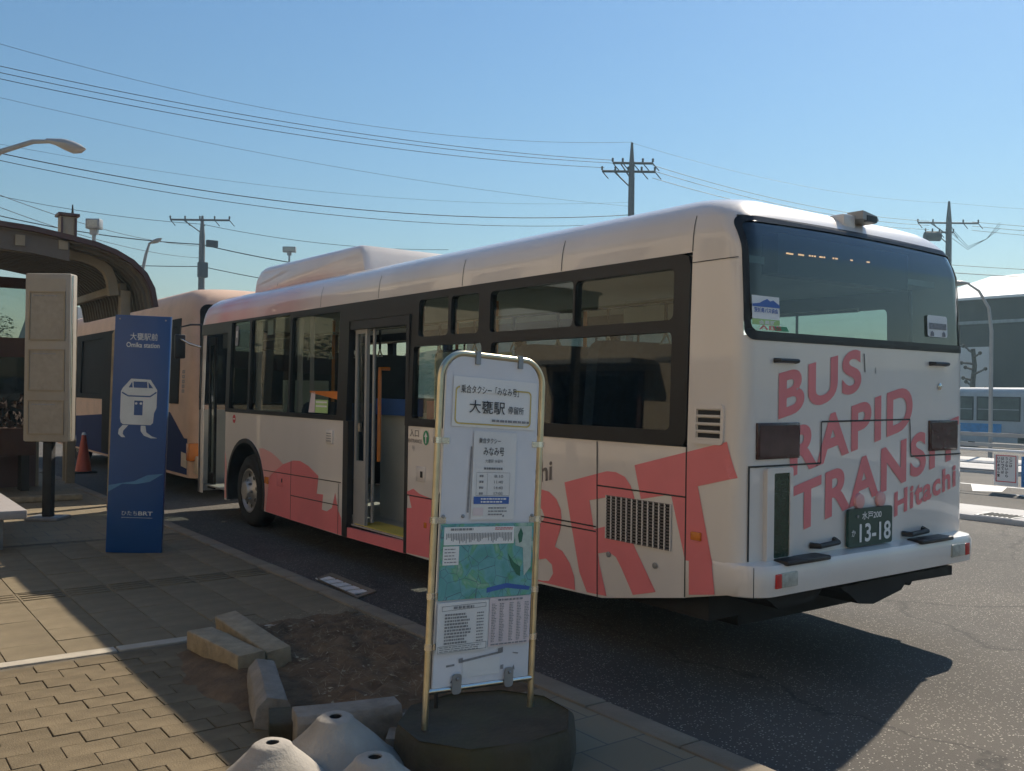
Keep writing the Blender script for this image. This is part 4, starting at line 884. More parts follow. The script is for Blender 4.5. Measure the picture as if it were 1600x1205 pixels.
# two lists below
l1 = sheet(-.235, .015, .27, .472, PAPER, .014); m = SM(); m.slab([[(-.215, .437), (.0, .445), (.0, .463), (-.215, .457)], [(-.213, .439), (-.002, .447), (-.002, .461), (-.213, .455)]], sg(.0155)); bars(m, -.16, -.06, .443, .456, 1, sg(.0155), .8, 0, 5)
for k in range(10): bars(m, -.20, -.07 - random.random() * .05, .418 - k * .0125, .427 - k * .0125, 1, sg(.0155), .85, 0, 8); bars(m, -.045, -.01, .419 - k * .0125, .426 - k * .0125, 1, sg(.0155), .7, 0, 3)
bars(m, -.22, .0, .275, .298, 3, sg(.0155), .4, .15, 9); m.build('print', PGREY, l1)
m = SM(); m.slab([[(-.228, .272), (.008, .276), (.008, .304), (-.228, .300)], [(-.226, .274), (.006, .278), (.006, .302), (-.226, .298)]], sg(.0156)); m.build('print', PGREY, l1)
l2 = sheet(.018, .232, .278, .478, PPINK, .0135); m = SM(); bars(m, .06, .19, .462, .472, 1, sg(.015), .8, 0, 6)
for x in (.03, .07, .12, .16, .20): bars(m, x, x + .025, .295, .455, 24, sg(.015), .45, .4, 2)
bars(m, .03, .22, .282, .29, 1, sg(.015), .7, 0, 9); m.build('print', PGREY, l2)
# tape scraps and the blank square where a sheet was peeled off
m = SM()
for a in ([(-.11, .235), (.09, .255), (.09, .247), (-.11, .225)], [(.075, .245), (.10, .248), (.10, .27), (.075, .267)], [(-.12, .225), (-.10, .226), (-.10, .245), (-.12, .243)], [(.09, .18), (.105, .18), (.105, .198), (.09, .197)], [(-.16, .15), (-.145, .15), (-.143, .17), (-.15, .16)], [(-.18, .222), (-.14, .224), (-.14, .216), (-.18, .214)], [(.15, .178), (.165, .17), (.16, .192)], [(.15, .245), (.18, .24), (.178, .235), (.152, .24)]): m.slab([a], sg(.0085))
m.build('tape_scrap', PGREY, board)
sheet(-.10, .085, .165, .232, PAPER, .0078, 'peeled_patch')
m = SM(); m.slab([[(-.113, .83), (-.103, .83), (-.098, 1.10), (-.106, 1.10)]], sg(.0085)); m.build('tape_scrap', PGREY, board)
# clamps and bolts
for z in (.30, .50, .80, 1.12):
    for s in (-1, 1):
        m = SM(); m.tube([(s * hw_, 0, z - .012), (s * hw_, 0, z + .012)], .018, 10); m.box(s * hw_ - (.05 if s > 0 else -.0), s * hw_ + (.0 if s > 0 else .05), -.010, .004, z - .012, z + .012); m.build('clamp', CHROME, sign)
for x in (-.09, .13):
    m = SM(); m.box(x - .012, x + .012, -.015, .0, H - .06, H - .005); m.tube([(x - .012, 0, H - .02), (x + .012, 0, H - .02)], .0165, 10); m.build('clamp', CROSS, sign)
for x in (-.13, .13):
    m = SM(); m.slab([rrect(x - .022, x + .022, .105, .185, .015, 4)], sg(.018), sg(.0135)); o = m.build('clamp', CROSS, sign)
    m = SM(); m.lathe([(.007, 0), (.007, .006), (.004, .008)], 8, Matrix.Translation((x, -.0182, .165)) @ Matrix.Rotation(math.pi / 2, 4, 'X')); m.build('bolt', CROSS, o)
for x in (-.13, .07, -.225, .225):
    m = SM(); m.lathe([(.008, 0), (.008, .004), (.004, .006)], 8, Matrix.Translation((x, -.0065, .815)) @ Matrix.Rotation(math.pi / 2, 4, 'X')); m.build('bolt', CROSS, board)
# octagonal concrete base
bs = MB(); cx, cy = -1.71, -.13
oc = lambda r, n=10, w=.0: [(cx + r * 1.02 * math.cos(R(36 * k + 12)), cy + r * .92 * math.sin(R(36 * k + 12))) for k in range(n)]
rings_ = [(.385, PZ - .03), (.38, .20), (.372, .268), (.355, .282)]
for (r0, z0), (r1, z1) in zip(rings_[:-1], rings_[1:]):
    a, b = oc(r0), oc(r1); bs.add([(x, y, z0) for x, y in a] + [(x, y, z1) for x, y in b], [(k, (k + 1) % 10, 10 + (k + 1) % 10, 10 + k) for k in range(10)])
bs.add([(x, y, .282) for x, y in oc(.355)] + [(x, y, .268) for x, y in oc(.32)], [(k, (k + 1) % 10, 10 + (k + 1) % 10, 10 + k) for k in range(10)])
bs.add([(x, y, .268) for x, y in oc(.32)], [tuple(range(10))])
sbase = thing('sign_base', (cx, cy, PZ), 'dark mossy many-sided concrete base under the leaning stop board', 'concrete base')
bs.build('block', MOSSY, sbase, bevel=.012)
MB().tube([(-1.80, .12, .26), (-1.80, .12, .33), (-1.77, .14, .345), (-1.68, .18, .345), (-1.65, .20, .33), (-1.65, .20, .26)], .009, 8).build('lifting_loop', DARK, sbase, smooth=True)

# ------------------------------------------------------------------ loose concrete blocks and cones
def block(name, a, b, w, h, z, mat, label, tilt=0.0, roll=0.0, cham=.008):
    """bar from a to b (plan), width w, height h, resting at z"""
    A, B_ = Vector((*a, z)), Vector((*b, z)); d = B_ - A; L_ = d.length
    M = Matrix.Translation(A) @ Matrix.Rotation(math.atan2(d.y, d.x), 4, 'Z') @ Matrix.Rotation(tilt, 4, 'Y') @ Matrix.Rotation(roll, 4, 'X')
    mb = MB(); nseg = 3; rows = []
    for i in range(nseg + 1):
        x = L_ * i / nseg; row = []
        for (yy, zz) in ((-w / 2, 0), (-w / 2, h - cham), (-w / 2 + cham * .6, h), (w / 2 - cham * .3, h), (w / 2, h - cham * .4), (w / 2, 0)):
            row.append(M @ Vector((x + (random.uniform(-.008, .008) if 0 < i < nseg else 0), yy + random.uniform(-.003, .003), zz + random.uniform(-.004, .003))))
        rows.append(row)
    mb.grid(rows, closed=True); mb.add(rows[0], [tuple(range(6))]); mb.add(rows[-1], [tuple(range(6))])
    return mb.build(name, mat, bevel=.004, label=label, cat='concrete block', group='loose concrete blocks round the planting bed')
block('concrete_block', (-2.17, 2.07), (-2.11, 1.42), .15, .10, PZ + .02, CONCL, 'pale kerb block lying at the far left edge of the planting bed')
block('concrete_block', (-1.93, 2.30), (-1.94, 1.45), .13, .10, PZ + .03, CONCL, 'long pale kerb block tilted beside another at the back of the bed', tilt=0.02, roll=.12)
block('concrete_block', (-2.13, 1.28), (-2.32, .66), .13, .13, PZ + .0, CONC, 'grey chamfered block standing between the pale kerb blocks and the cones', roll=-.2, cham=.05)
block('concrete_block', (-2.36, .56), (-2.20, .50), .15, .10, PZ + .0, MOSSY, 'short brown broken block lying behind the concrete cones', roll=.12)
block('concrete_block', (-2.31, .41), (-1.88, .30), .15, .145, PZ + .0, CONC, 'long weathered grey block just behind the middle cone', cham=.03)
block('concrete_block', (-1.98, .10), (-1.80, .36), .12, .06, PZ + .0, CONC, 'flat grey slab tucked between the cones and the sign base')
def cone_weight(x, y, h, rb, rt, label, dz=0, tilt=(0, 0)):
    t = thing('cone_weight', (x, y, PZ), label, 'concrete weight', 'concrete cone weights in the foreground')
    M = Matrix.Translation((x, y, PZ + dz)) @ Matrix.Rotation(tilt[0], 4, 'X') @ Matrix.Rotation(tilt[1], 4, 'Y')
    p = [(rb, 0), (rb + .003, .02), (rb - .015, .045)]
    for k in range(1, 9):
        s = k / 8; p.append((rb - .02 + (rt + .025 - rb + .02) * s, .045 + (h - .065) * s ** 1.0))
    p += [(rt + .018, h - .008), (rt + .006, h - .001), (.024, h), (.022, h - .03), (.0, h - .031)]
    cb = MB().lathe(p, 36, M, cap=False); nk = len(p)
    for i_, v_ in enumerate(cb.v):
        row_ = i_ // 36
        if row_ < nk - 2:
            q_ = Vector(v_); n_ = Vector((math.sin(q_.x * 40) + math.sin(q_.y * 53 + 1), math.sin(q_.y * 37) + math.sin(q_.z * 61), .5 * math.sin(q_.x * 47 + q_.y * 29))) * .0016
            cb.v[i_] = tuple(q_ + n_ + Vector((random.uniform(-1, 1), random.uniform(-1, 1), random.uniform(-1, 1))) * .0005)
    cb.build('body', CONE, t, smooth=True)
    MB().lathe([(.0225, h - .002), (.0215, h - .02), (0, h - .0205)], 14, M, cap=False).build('socket', DARK, t, smooth=True)
cone_weight(-2.61, -.09, .24, .275, .05, 'sunlit concrete cone weight, nearest the brick paving')
cone_weight(-2.30, .04, .24, .275, .05, 'shaded concrete cone weight in the middle, rusty brown on its flank', tilt=(.05, -.04))
cone_weight(-2.33, -.33, .205, .25, .05, 'shaded concrete cone weight at the bottom edge by the sign base')

# ------------------------------------------------------------------ blue station sign
B0, B1 = Vector((-1.87, 5.59, PZ)), Vector((-1.46, 5.33, PZ))
ux = (B1 - B0).normalized(); bc = (B0 + B1) / 2; WB = .485
nrm = Vector((ux.y, -ux.x, 0))
BM = Matrix.Translation(bc) @ Matrix(((ux.x, -nrm.x, 0, 0), (ux.y, -nrm.y, 0, 0), (0, 0, 1, 0), (0, 0, 0, 1))) @ Matrix.Rotation(R(1.5), 4, 'Y')
blue = thing('station_sign', tuple(bc), 'tall blue panel sign with a white bus emblem beside the kerb', 'station sign')
BMB = lambda: MB(BM)
sgb = lambda off: (lambda u, w: (u, -off, w))
m = BMB(); m.box(-WB / 2, WB / 2, -.02, .012, .0, 2.12); panel = m.build('panel', BLUEP, blue, bevel=.004)
m = BMB(); m.box(-WB / 2 - .002, WB / 2 + .002, .0125, .022, .0, 2.121); m.build('back_plate', CROSS, blue)
m = BMB(); m.slab([[(-.30, .35), (-.262, .35), (-.25, 1.2), (-.25, 2.0), (-.275, 2.04), (-.315, 1.95), (-.31, 1.2)]], lambda u, w: (u, .12, w), lambda u, w: (u, .20, w)); m.build('side_cover', CONCL, blue, bevel=.01)
m = BMB(); m.box(-.22, .2, .03, .10, 0, 1.9); m.build('rear_frame', CROSS, blue)
def bp(body, x0, x1, z0, z1, bold=.02): m = BMB(); put_text(m, body, x0, x1, z0, z1, sgb(.0225), bold if body.isascii() else .005); m.build('lettering', SIGNGREY, panel)
bp('大甕駅前', -.105, .135, 1.90, 1.965); bp('Omika station', -.135, .155, 1.835, 1.88)
m = BMB(); m.slab([[(-.165, 1.20), (-.155, 1.16), (-.135, 1.145), (.105, 1.145), (.125, 1.165), (.13, 1.25), (.15, 1.30), (.15, 1.46), (.09, 1.55), (-.08, 1.555), (-.15, 1.47), (-.165, 1.44)], [(-.10, 1.475), (-.07, 1.53), (-.065, 1.475)], [(-.055, 1.475), (-.06, 1.53), (.06, 1.53), (.065, 1.475)], [(.075, 1.475), (.07, 1.53), (.115, 1.475)], [(-.045, 1.23), (.03, 1.23), (.03, 1.36), (-.045, 1.36)]], sgb(.0225))
m.slab([[(-.14, 1.138), (-.09, 1.138), (-.13, 1.09), (-.135, 1.06), (-.11, 1.03), (-.145, 1.03), (-.175, 1.06), (-.17, 1.10)]], sgb(.0225)); m.slab([[(.02, 1.138), (.06, 1.138), (.07, 1.08), (.12, 1.045), (.17, 1.03), (.11, 1.028), (.05, 1.05), (.02, 1.09)]], sgb(.0225))
m.build('bus_emblem', SIGNGREY, panel)
m = BMB(); strip2d(m, [(-.155, 1.43), (-.10, 1.40), (.09, 1.40), (.145, 1.44)], .012, sgb(.024)); m.build('emblem_line', BLUEP, panel)
m = BMB(); m.lathe([(.011, 0), (.011, .001)], 10, Matrix.Translation((-.028, -.0235, 1.335)) @ Matrix.Rotation(math.pi / 2, 4, 'X')); m.lathe([(.011, 0), (.011, .001)], 10, Matrix.Translation((.013, -.0235, 1.335)) @ Matrix.Rotation(math.pi / 2, 4, 'X')); m.build('emblem_lamp', SIGNGREY, panel)
m = BMB(); m.slab([[(-.24, .60), (-.14, .62), (-.02, .64), (.10, .70), (.235, .715), (.12, .64), (.0, .615), (-.12, .615), (-.24, .54)]], sgb(.0225)); m.build('wave_print', BLUEL, panel)
bp('ひたち', -.115, .02, .335, .375); bp('BRT', .03, .155, .337, .373)
m = BMB(); bars(m, -.115, .155, .312, .320, 1, sgb(.0225), .5, 0, 12); m.build('lettering', SIGNGREY, panel)
for x in (-.2, .2):
    m = BMB(); m.lathe([(.008, 0), (.008, .004)], 8, Matrix.Translation((x, -.0205, 2.085)) @ Matrix.Rotation(math.pi / 2, 4, 'X')); m.build('bolt', CROSS, panel)

# ------------------------------------------------------------------ timetable pillar
I0, I1 = Vector((-2.13, 8.25, PZ)), Vector((-1.72, 7.94, PZ)); ux2 = (I1 - I0).normalized(); n2 = Vector((ux2.y, -ux2.x, 0)); ic = (I0 + I1) / 2
IM = Matrix.Translation(ic) @ Matrix(((ux2.x, -n2.x, 0, 0), (ux2.y, -n2.y, 0, 0), (0, 0, 1, 0), (0, 0, 0, 1)))
inf = thing('timetable_pillar', tuple(ic), 'tall weathered grey timetable case on a single dark post by the shelter', 'timetable stand')
IB = lambda: MB(IM)
m = IB(); m.box(-.255, .255, -.04, .12, .86, 2.72); case = m.build('case', INFOM, inf, bevel=.02)
m = IB(); m.slab([[(-.20, 2.5), (.20, 2.5), (.20, 2.66), (-.20, 2.66)]], lambda u, w: (u, -.0415, w)); m.build('header', INFOM, case)
for z0, z1 in ((1.98, 2.52), (1.42, 1.88), (.94, 1.32)):
    m = IB(); m.slab([[(-.205, z0), (.20, z0), (.20, z1), (-.205, z1)], [(-.19, z0 + .015), (.185, z0 + .015), (.185, z1 - .015), (-.19, z1 - .015)]], lambda u, w: (u, -.052, w), lambda u, w: (u, -.0405, w)); fr = m.build('poster_frame', CREAM, case)
    m = IB(); m.slab([[(-.19, z0 + .015), (.185, z0 + .015), (.185, z1 - .015), (-.19, z1 - .015)]], lambda u, w: (u, -.043, w)); m.build('poster', mk('faded_poster', (.30, .27, .22), rough=.6, var=.12, scale=14), fr)
    m = IB(); bars(m, -.16, .12, z1 - .06, z1 - .035, 1, lambda u, w: (u, -.0445, w), .6, .1, 9); bars(m, -.16, .16, z0 + .05, z1 - .10, 12, lambda u, w: (u, -.0445, w), .22, .4, 10) if z0 < 0 else None; m.build('print', PGREY, fr)
m = IB(); m.tube([(.255, .0, .88), (.255, .0, 2.7)], .012, 8); m.build('edge_trim', CHROME, case, smooth=True)
m = IB(); m.box(-.05, .05, -.0, .09, 0, .859); m.build('post', DARK, inf, bevel=.006)
m = IB(); m.box(-.18, .18, -.12, .2, 0, .03); m.build('base_plate', CROSS, inf, bevel=.004)

# ------------------------------------------------------------------ shelter with a curled roof
shl = thing('bus_shelter', (-1.0, 9.5, PZ), 'brown and cream bus shelter with a curled ribbed roof at the left', 'bus shelter')
ARC = [(-6.5, 3.62), (-4.5, 3.55), (-3.2, 3.48), (-2.36, 3.41), (-2.03, 3.39), (-1.63, 3.33), (-1.35, 3.28), (-1.13, 3.21), (-0.94, 3.11), (-0.79, 2.97), (-0.70, 2.80), (-0.66, 2.58)]
def offs(prof_, d):
    out = []
    for i, (x, z) in enumerate(prof_):
        a = prof_[max(i - 1, 0)]; b = prof_[min(i + 1, len(prof_) - 1)]; dx, dz = b[0] - a[0], b[1] - a[1]; l = math.hypot(dx, dz); out.append((x + dz / l * d, z - dx / l * d))
    return out
IN = offs(ARC, .05)
sk = MB(); SY0, SY1 = 8.6, 12.2
rows = [[(x, y, z) for x, z in ARC] for y in (SY0, SY1)]; rows2 = [[(x, y, z) for x, z in IN] for y in (SY0, SY1)]
sk.grid(rows); sk.grid(rows2); sk.grid([rows[0], rows2[0]]); sk.grid([rows[1], rows2[1]]); sk.add([rows[0][-1], rows[1][-1], rows2[1][-1], rows2[0][-1]], [(0, 1, 2, 3)])
sk.build('roof_skin', RIBM, shl, smooth=True, merge=True)
def band(y0, y1, d0, d1, name, mat, arc=ARC):
    a, b = offs(arc, d0), offs(arc, d1); m = MB()
    m.grid([[(x, y0, z) for x, z in a], [(x, y0, z) for x, z in b], [(x, y1, z) for x, z in b], [(x, y1, z) for x, z in a]]); m.add([], []); m.grid([[(x, y0, z) for x, z in a], [(x, y1, z) for x, z in a]])
    return m.build(name, mat, shl, smooth=True, merge=True)
band(8.54, 8.60, -.03, .03, 'edge_trim', BROWN)
band(12.2, 12.26, -.03, .03, 'edge_trim', BROWN)
k = 0
for y in [8.72 + .16 * j for j in range(22)]: band(y, y + .05, .052, .085, 'rib', RIBM)
fa = ARC[:6]
m = MB(); m.slab([fa + [(x, z - .27) for x, z in reversed(fa)]], lambda u, w: (u, 8.62, w), lambda u, w: (u, 8.70, w)); fas = m.build('fascia', mk('fascia_brown', (.13, .105, .085), rough=.55, var=.12, dirt=.2), shl)
for x in (-2.15, -1.7): MB().box(x - .05, x + .05, 8.60, 8.618, 3.19, 3.31).build('fascia_plate', CREAM, fas)
band(8.98, 9.10, .09, .20, 'arch_beam', CREAM, [(-6.5, 3.5), (-4.5, 3.45), (-3.0, 3.40), (-1.7, 3.36), (-1.35, 3.32), (-1.15, 3.25), (-1.0, 3.12), (-.93, 2.95), (-.90, 2.75)])
for y in (9.04, 12.1):
    MB().box(-.97, -.85, y - .06, y + .06, PZ, 2.80).build('column', CREAM, shl, bevel=.01)
MB().box(-.95, -.87, 9.10, 12.04, 2.80, 2.90).build('long_beam', CREAM, shl, bevel=.006)
MB().box(-6.5, -6.38, 9.0, 9.12, PZ, 3.5).build('column', CREAM, shl); MB().box(-6.5, -6.38, 11.7, 11.82, PZ, 3.5).build('column', CREAM, shl)
# glazed end screen of the shelter
sc_ = thing('glazed_screen', (-3.0, 11.9, PZ), 'dark glazed end screen of the shelter at the left edge', 'glass screen')
for x in (-1.42, -2.36, -3.26, -4.16): MB().box(x - .04, x + .04, 11.86, 11.94, PZ, 3.2).build('mullion', CREAM, sc_)
for z0, z1, nm in ((2.0, 2.28, 'transom'), (PZ, .9, 'kick_panel'), (3.0, 3.15, 'transom')): MB().box(-4.16, -1.42, 11.85, 11.95, z0, z1).build(nm, BROWN, sc_)
for x in (-2.32, -3.22, -4.12): MB().box(x, x + .84, 11.89, 11.90, .9, 2.0).build('pane', GLASSD, sc_); MB().box(x, x + .84, 11.89, 11.90, 2.28, 3.0).build('pane', GLASS, sc_)
fb = thing('flower_box', (-1.95, 11.4, PZ), 'reddish planter box of dry plants behind the timetable stand', 'planter')
MB().slab([[(-2.75, 0.62), (-1.55, .62), (-1.5, 1.0), (-2.8, 1.0)]], lambda u, w: (u, 11.2, w), lambda u, w: (u, 11.6, w)).build('box', mk('terracotta', (.07, .035, .025), rough=.9, var=.2), fb)
MB().box(-2.65, -2.55, 11.25, 11.55, PZ, .62).build('leg', DARK, fb); MB().box(-1.7, -1.6, 11.25, 11.55, PZ, .62).build('leg', DARK, fb)
m = MB(); random.seed(5)
for k in range(260):
    x = random.uniform(-2.75, -1.55); y = random.uniform(11.22, 11.58); z = random.uniform(.98, 1.45) - .15 * abs(random.gauss(0, 1)); s = random.uniform(.05, .11); a = random.uniform(0, 6.3)
    m.add([(x, y, max(z, .98)), (x + s * math.cos(a), y + s * math.sin(a), z + .03), (x + s * .4 * math.cos(a + 1), y, z + s)], [(0, 1, 2)])
m.build('plants', mk('dry_plant', (.05, .03, .02), rough=.9, var=.4, scale=15), fb, kind='stuff')

# bench in front of the shelter
bn = thing('bench', (-2.75, 7.0, PZ), 'pale bench at the left edge of the picture on the pavement', 'bench')
MB().box(-3.1, -2.45, 5.95, 7.9, .42, .50).build('seat', mk('bench_pale', (.36, .33, .31), rough=.45, var=.08), bn, bevel=.012)
for k, y in enumerate((6.2, 7.6)): MB().box(-2.95, -2.6, y, y + .08, PZ, .42).build('leg', CROSS, bn, bevel=.005)
lowb = MB().box(-2.30, -1.20, 9.80, 9.95, PZ + .001, PZ + .07).build('low_edging', CONCL, bevel=.01, label='low pale concrete edging across the pavement behind the post', cat='edging')

# lamp pillar with a boxed lantern
lp = thing('lantern_pole', (-.88, 12.54, PZ), 'slim pole with a box lantern rising above the shelter roof', 'lantern pole')
MB().tube([(-.88, 12.54, PZ), (-.88, 12.54, 3.8)], .055, 12).build('pole', CREAM, lp, smooth=True)
o = MB().box(-1.03, -.80, 12.45, 12.68, 3.78, 4.22).build('lantern', CREAM, lp, bevel=.01)
MB().box(-1.07, -.76, 12.41, 12.72, 4.222, 4.27).build('cap', BROWN, o, bevel=.01); MB().tube([(-.85, 12.52, 4.27), (-.85, 12.52, 4.42)], [.02, .008], 8).build('finial', DARK, o)
for x in (-1.03, -.83): MB().box(x, x + .03, 12.43, 12.449, 3.80, 4.20).build('corner_strip', BROWN, o)
MB().tube([(-.88, 12.5, 3.70), (-.62, 12.42, 3.70), (-.62, 12.42, 3.40), (-.78, 12.5, 3.35)], .014, 8).build('bracket', CHROME, lp, smooth=True)
MB().box(-.80, -.64, 12.44, 12.5, 3.42, 3.68).build('speaker_box', BROWN, lp, bevel=.01)
# traffic cone
tc_ = thing('traffic_cone', (-.08, 15.2, 0), 'orange traffic cone standing on the road beyond the shelter', 'traffic cone')
MB().lathe([(.15, .02), (.14, .04), (.03, .72), (.02, .74), (0, .74)], 20, Matrix.Translation((-.08, 15.2, 0))).build('cone', CONEO, tc_, smooth=True)
MB().box(-.28, .12, 15.0, 15.4, .0, .03).build('base', DARK, tc_, bevel=.01); MB().lathe([(.042, .69), (.03, .735), (0, .745)], 16, Matrix.Translation((-.08, 15.2, .001))).build('cap', PWHITE, tc_, smooth=True)

# ------------------------------------------------------------------ second bus ahead
MATT = mk('matt_dark_glass', (.012, .013, .014), rough=.7, spec=.12, var=.3)
OX, OY, W2, L2 = 0.28, 10.12, 2.49, 9.6
R2 = [(.30, 0, 0), (1.0, 0, 0), (1.35, 0, 0), (2.62, .03, .03), (2.80, .04, .06), (2.90, .06, .10), (2.98, .11, .17), (3.04, .2, .28), (3.08, .4, .5), (3.10, .7, .85)]
bus2 = thing('city_bus', (OX + W2 / 2, OY + L2 / 2, 0), 'cream and orange bus with navy lower sides parked ahead of the white bus', 'bus')
YS2 = [9.2, 7.5, 5.8, 4.1, 2.4, .62]
f2 = [plan(W2, L2, .14, YS2, a, b, OX, OY, z) for z, a, b in R2]
c0 = len(YS2); c1 = c0 + 6 + 10
def sk2(i, j):
    z0, z1 = R2[i][0], R2[i + 1][0]; rt = c1 + 7
    if z0 >= 1.34 and z1 <= 2.63 and (j < c0 - 1 or rt <= j < rt + len(YS2) - 1): return True
    if z0 >= 1.34 and z1 <= 2.63 and j >= rt + len(YS2) + 1 and j < rt + len(YS2) + 20: return True
    if z0 >= 1.34 and z1 <= 2.63 and c0 + 5 <= j < c1 + 2: return True
    return False
m = MB(); m.grid(f2, closed=True, skip=sk2); roof_cap(m, f2[-1], 0)
m.build('body_shell', ORANGEB, bus2, smooth=True, merge=True)
x2 = lambda z, o=0: OX + prof(R2, z)[0] + o
W2S = [(.75, 2.3), (2.45, 4.0), (5.4, 7.2), (7.35, 9.1)]
MB().slab([[(OY + .60, 1.352), (OY + 9.2, 1.352), (OY + 9.2, 2.615), (OY + .60, 2.615)]] + [rrect(OY + a, OY + b, 1.45, 2.5, .05, 3) for a, b in W2S], lambda u, w: (x2(w, -.01), u, w), lambda u, w: (x2(w, .05), u, w)).build('window_frame', MATT, bus2)
for a, b in W2S: MB().slab([[(OY + a, 1.44), (OY + b, 1.44), (OY + b, 2.51), (OY + a, 2.51)]], lambda u, w: (x2(w, .02), u, w), lambda u, w: (x2(w, .025), u, w)).build('window_pane', MATT, bus2)
MB().slab([[(OY + .60, 1.352), (OY + 9.2, 1.352), (OY + 9.2, 2.615), (OY + .60, 2.615)]] + [rrect(OY + a, OY + b, 1.45, 2.5, .05, 3) for a, b in W2S], lambda u, w: (2 * OX + W2 - x2(w, -.01), u, w), lambda u, w: (2 * OX + W2 - x2(w, .05), u, w)).build('window_frame', MATT, bus2)
for a, b in W2S: MB().slab([[(OY + a, 1.44), (OY + b, 1.44), (OY + b, 2.51), (OY + a, 2.51)]], lambda u, w: (2 * OX + W2 - x2(w, .02), u, w)).build('window_pane', MATT, bus2)
MB().box(OX + .2, OX + W2 - .2, OY + L2 - .06, OY + L2 - .05, 1.35, 2.6).build('windscreen', MATT, bus2)
MB().slab([rrect(OX + .12, OX + W2 - .12, 1.37, 2.80, .12, 5)], lambda u, w: (u, OY - .008 + prof(R2, w)[1], w), lambda u, w: (u, OY + .03 + prof(R2, w)[1], w)).build('rear_window', MATT, bus2)
fb2 = lambda o: (lambda u, w: (OX - o, u, w))
MB().slab([[(OY + .15, .34), (OY + 9.3, .34), (OY + 9.3, .9), (OY + 1.6, 1.22), (OY + 1.0, 1.22), (OY + .30, .86), (OY + .15, .86)]], fb2(.004)).build('navy_band', NAVY, bus2)
MB().slab([[(OY + .15, .43), (OY + .42, .45), (OY + .42, .66), (OY + .15, .64)]], fb2(.007)).build('bumper_corner', CREAMB, bus2)
MB().box(OX - .03, OX + .12, OY - .03, OY + .12, .55, .80).build('side_lamp', AMBER, bus2, bevel=.01)
MB().box(OX + .05, OX + W2 - .05, OY - .10, OY + .05, .36, .62).build('rear_bumper', CREAMB, bus2, bevel=.03)
m = MB()
for k in range(5): m.slab([[(OY + .34, 1.52 + k * .07), (OY + .46, 1.52 + k * .07), (OY + .46, 1.565 + k * .07), (OY + .34, 1.565 + k * .07)], [(OY + .37, 1.535 + k * .07), (OY + .43, 1.535 + k * .07), (OY + .43, 1.55 + k * .07), (OY + .37, 1.55 + k * .07)]], lambda u, w: (x2(w, -.004), u, w))
m.build('side_print', PGREY, bus2)
MB().box(OX + .05, OX + .1, OY + 4.15, OY + 5.3, .35, 2.5).build('door_recess', DARK, bus2)
MB().box(OX - .006, OX + .02, OY + 4.12, OY + 5.32, .36, 2.55).build('door', MATT, bus2)
for yc in (2.6, 7.6):
    wheel(bus2, OX + .15, OY + yc, 1, r=.46); wheel(bus2, OX + W2 - .15, OY + yc, -1, r=.46)
MB().box(OX + .1, OX + W2 - .1, OY + .1, OY + L2 - .1, .28, .42).build('chassis_tray', DARK, bus2)

# ------------------------------------------------------------------ bus on the far side of the plaza
FX, FY, FW, FL, FZ = 37.6, 7.0, 2.4, 16.0, gz(37.6)
bus3 = thing('city_bus', (FX + 1.2, FY + 6, FZ), 'silver bus with a blue advertisement parked beyond the railing', 'bus')
R3 = [(.30, 0, 0), (1.2, 0, 0), (2.4, .03, .05), (2.55, .05, .08), (2.64, .12, .18), (2.70, .3, .4), (2.73, .6, .8)]
YS3 = [15.4, 12, 9, 6, 3, .5]
f3 = [plan(FW, FL, .15, YS3, a, b, FX, FY, z + FZ) for z, a, b in R3]
m = MB(); m.grid(f3, closed=True); roof_cap(m, f3[-1], 0); m.build('body_shell', SILVERB, bus3, smooth=True, merge=True)
for k in range(7):
    y0 = FY + .9 + k * 2.05
    o = MB().box(FX - .012, FX + .02, y0, y0 + 1.9, FZ + 1.25, FZ + 2.32).build('window', BLACKG, bus3)
    MB().box(FX - .017, FX - .0125, y0 + .05, y0 + 1.85, FZ + 1.30, FZ + 2.27).build('pane', mk('far_window_glass', (.05, .075, .075), rough=.3, var=.4, scale=2), o)
    MB().box(FX - .022, FX - .0175, y0 + .05, y0 + 1.85, FZ + 1.74, FZ + 1.77).build('glazing_bar', SILVERB, o)
MB().box(FX - .02, FX + .01, FY + .3, FY + FL - .3, FZ + .55, FZ + .75).build('navy_band', NAVY, bus3)
MB().box(FX - .012, FX + .01, FY + .3, FY + FL - .3, FZ + .3, FZ + .548).build('skirt', SILVERB, bus3)
ad = MB().box(FX - .03, FX - .005, 16.9, 19.4, FZ + .62, FZ + 1.12).build('advertisement', ADBLUE, bus3)
MB().slab([[(18.9, .70), (18.75, .70), (18.8, .85), (18.7, 1.05), (18.85, 1.08), (19.0, 1.0), (19.05, .85), (18.95, .85)]], lambda u, w: (FX - .033, u, FZ + w)).build('print', PWHITE, ad)
m = MB(); bars(m, 18.4, 17.1, .75, .95, 2, lambda u, w: (FX - .033, u, FZ + w), .5, .2, 5); m.build('print', PWHITE, ad)
MB().box(FX + .4, FX + 2.0, 11.0, 14.0, FZ + 2.72, FZ + 2.95).build('roof_unit', SILVERB, bus3, bevel=.05)
MB().box(FX - .014, FX + .01, 14.6, 16.2, FZ + .32, FZ + .62).build('wheel_arch', DARK, bus3)
def wheel3(yc):
    M = Matrix.Translation((FX + .12, yc, FZ + .45)) @ Matrix.Rotation(-math.pi / 2, 4, 'Y')
    t = MB().lathe([(.25, -.12), (.42, -.12), (.45, -.06), (.45, .08), (.42, .13), (.26, .13), (.22, .10), (0, .10)], 24, M, cap=False).build('tyre', TYRE, bus3, smooth=True)
for yc in (10.2, 15.4): wheel3(yc)

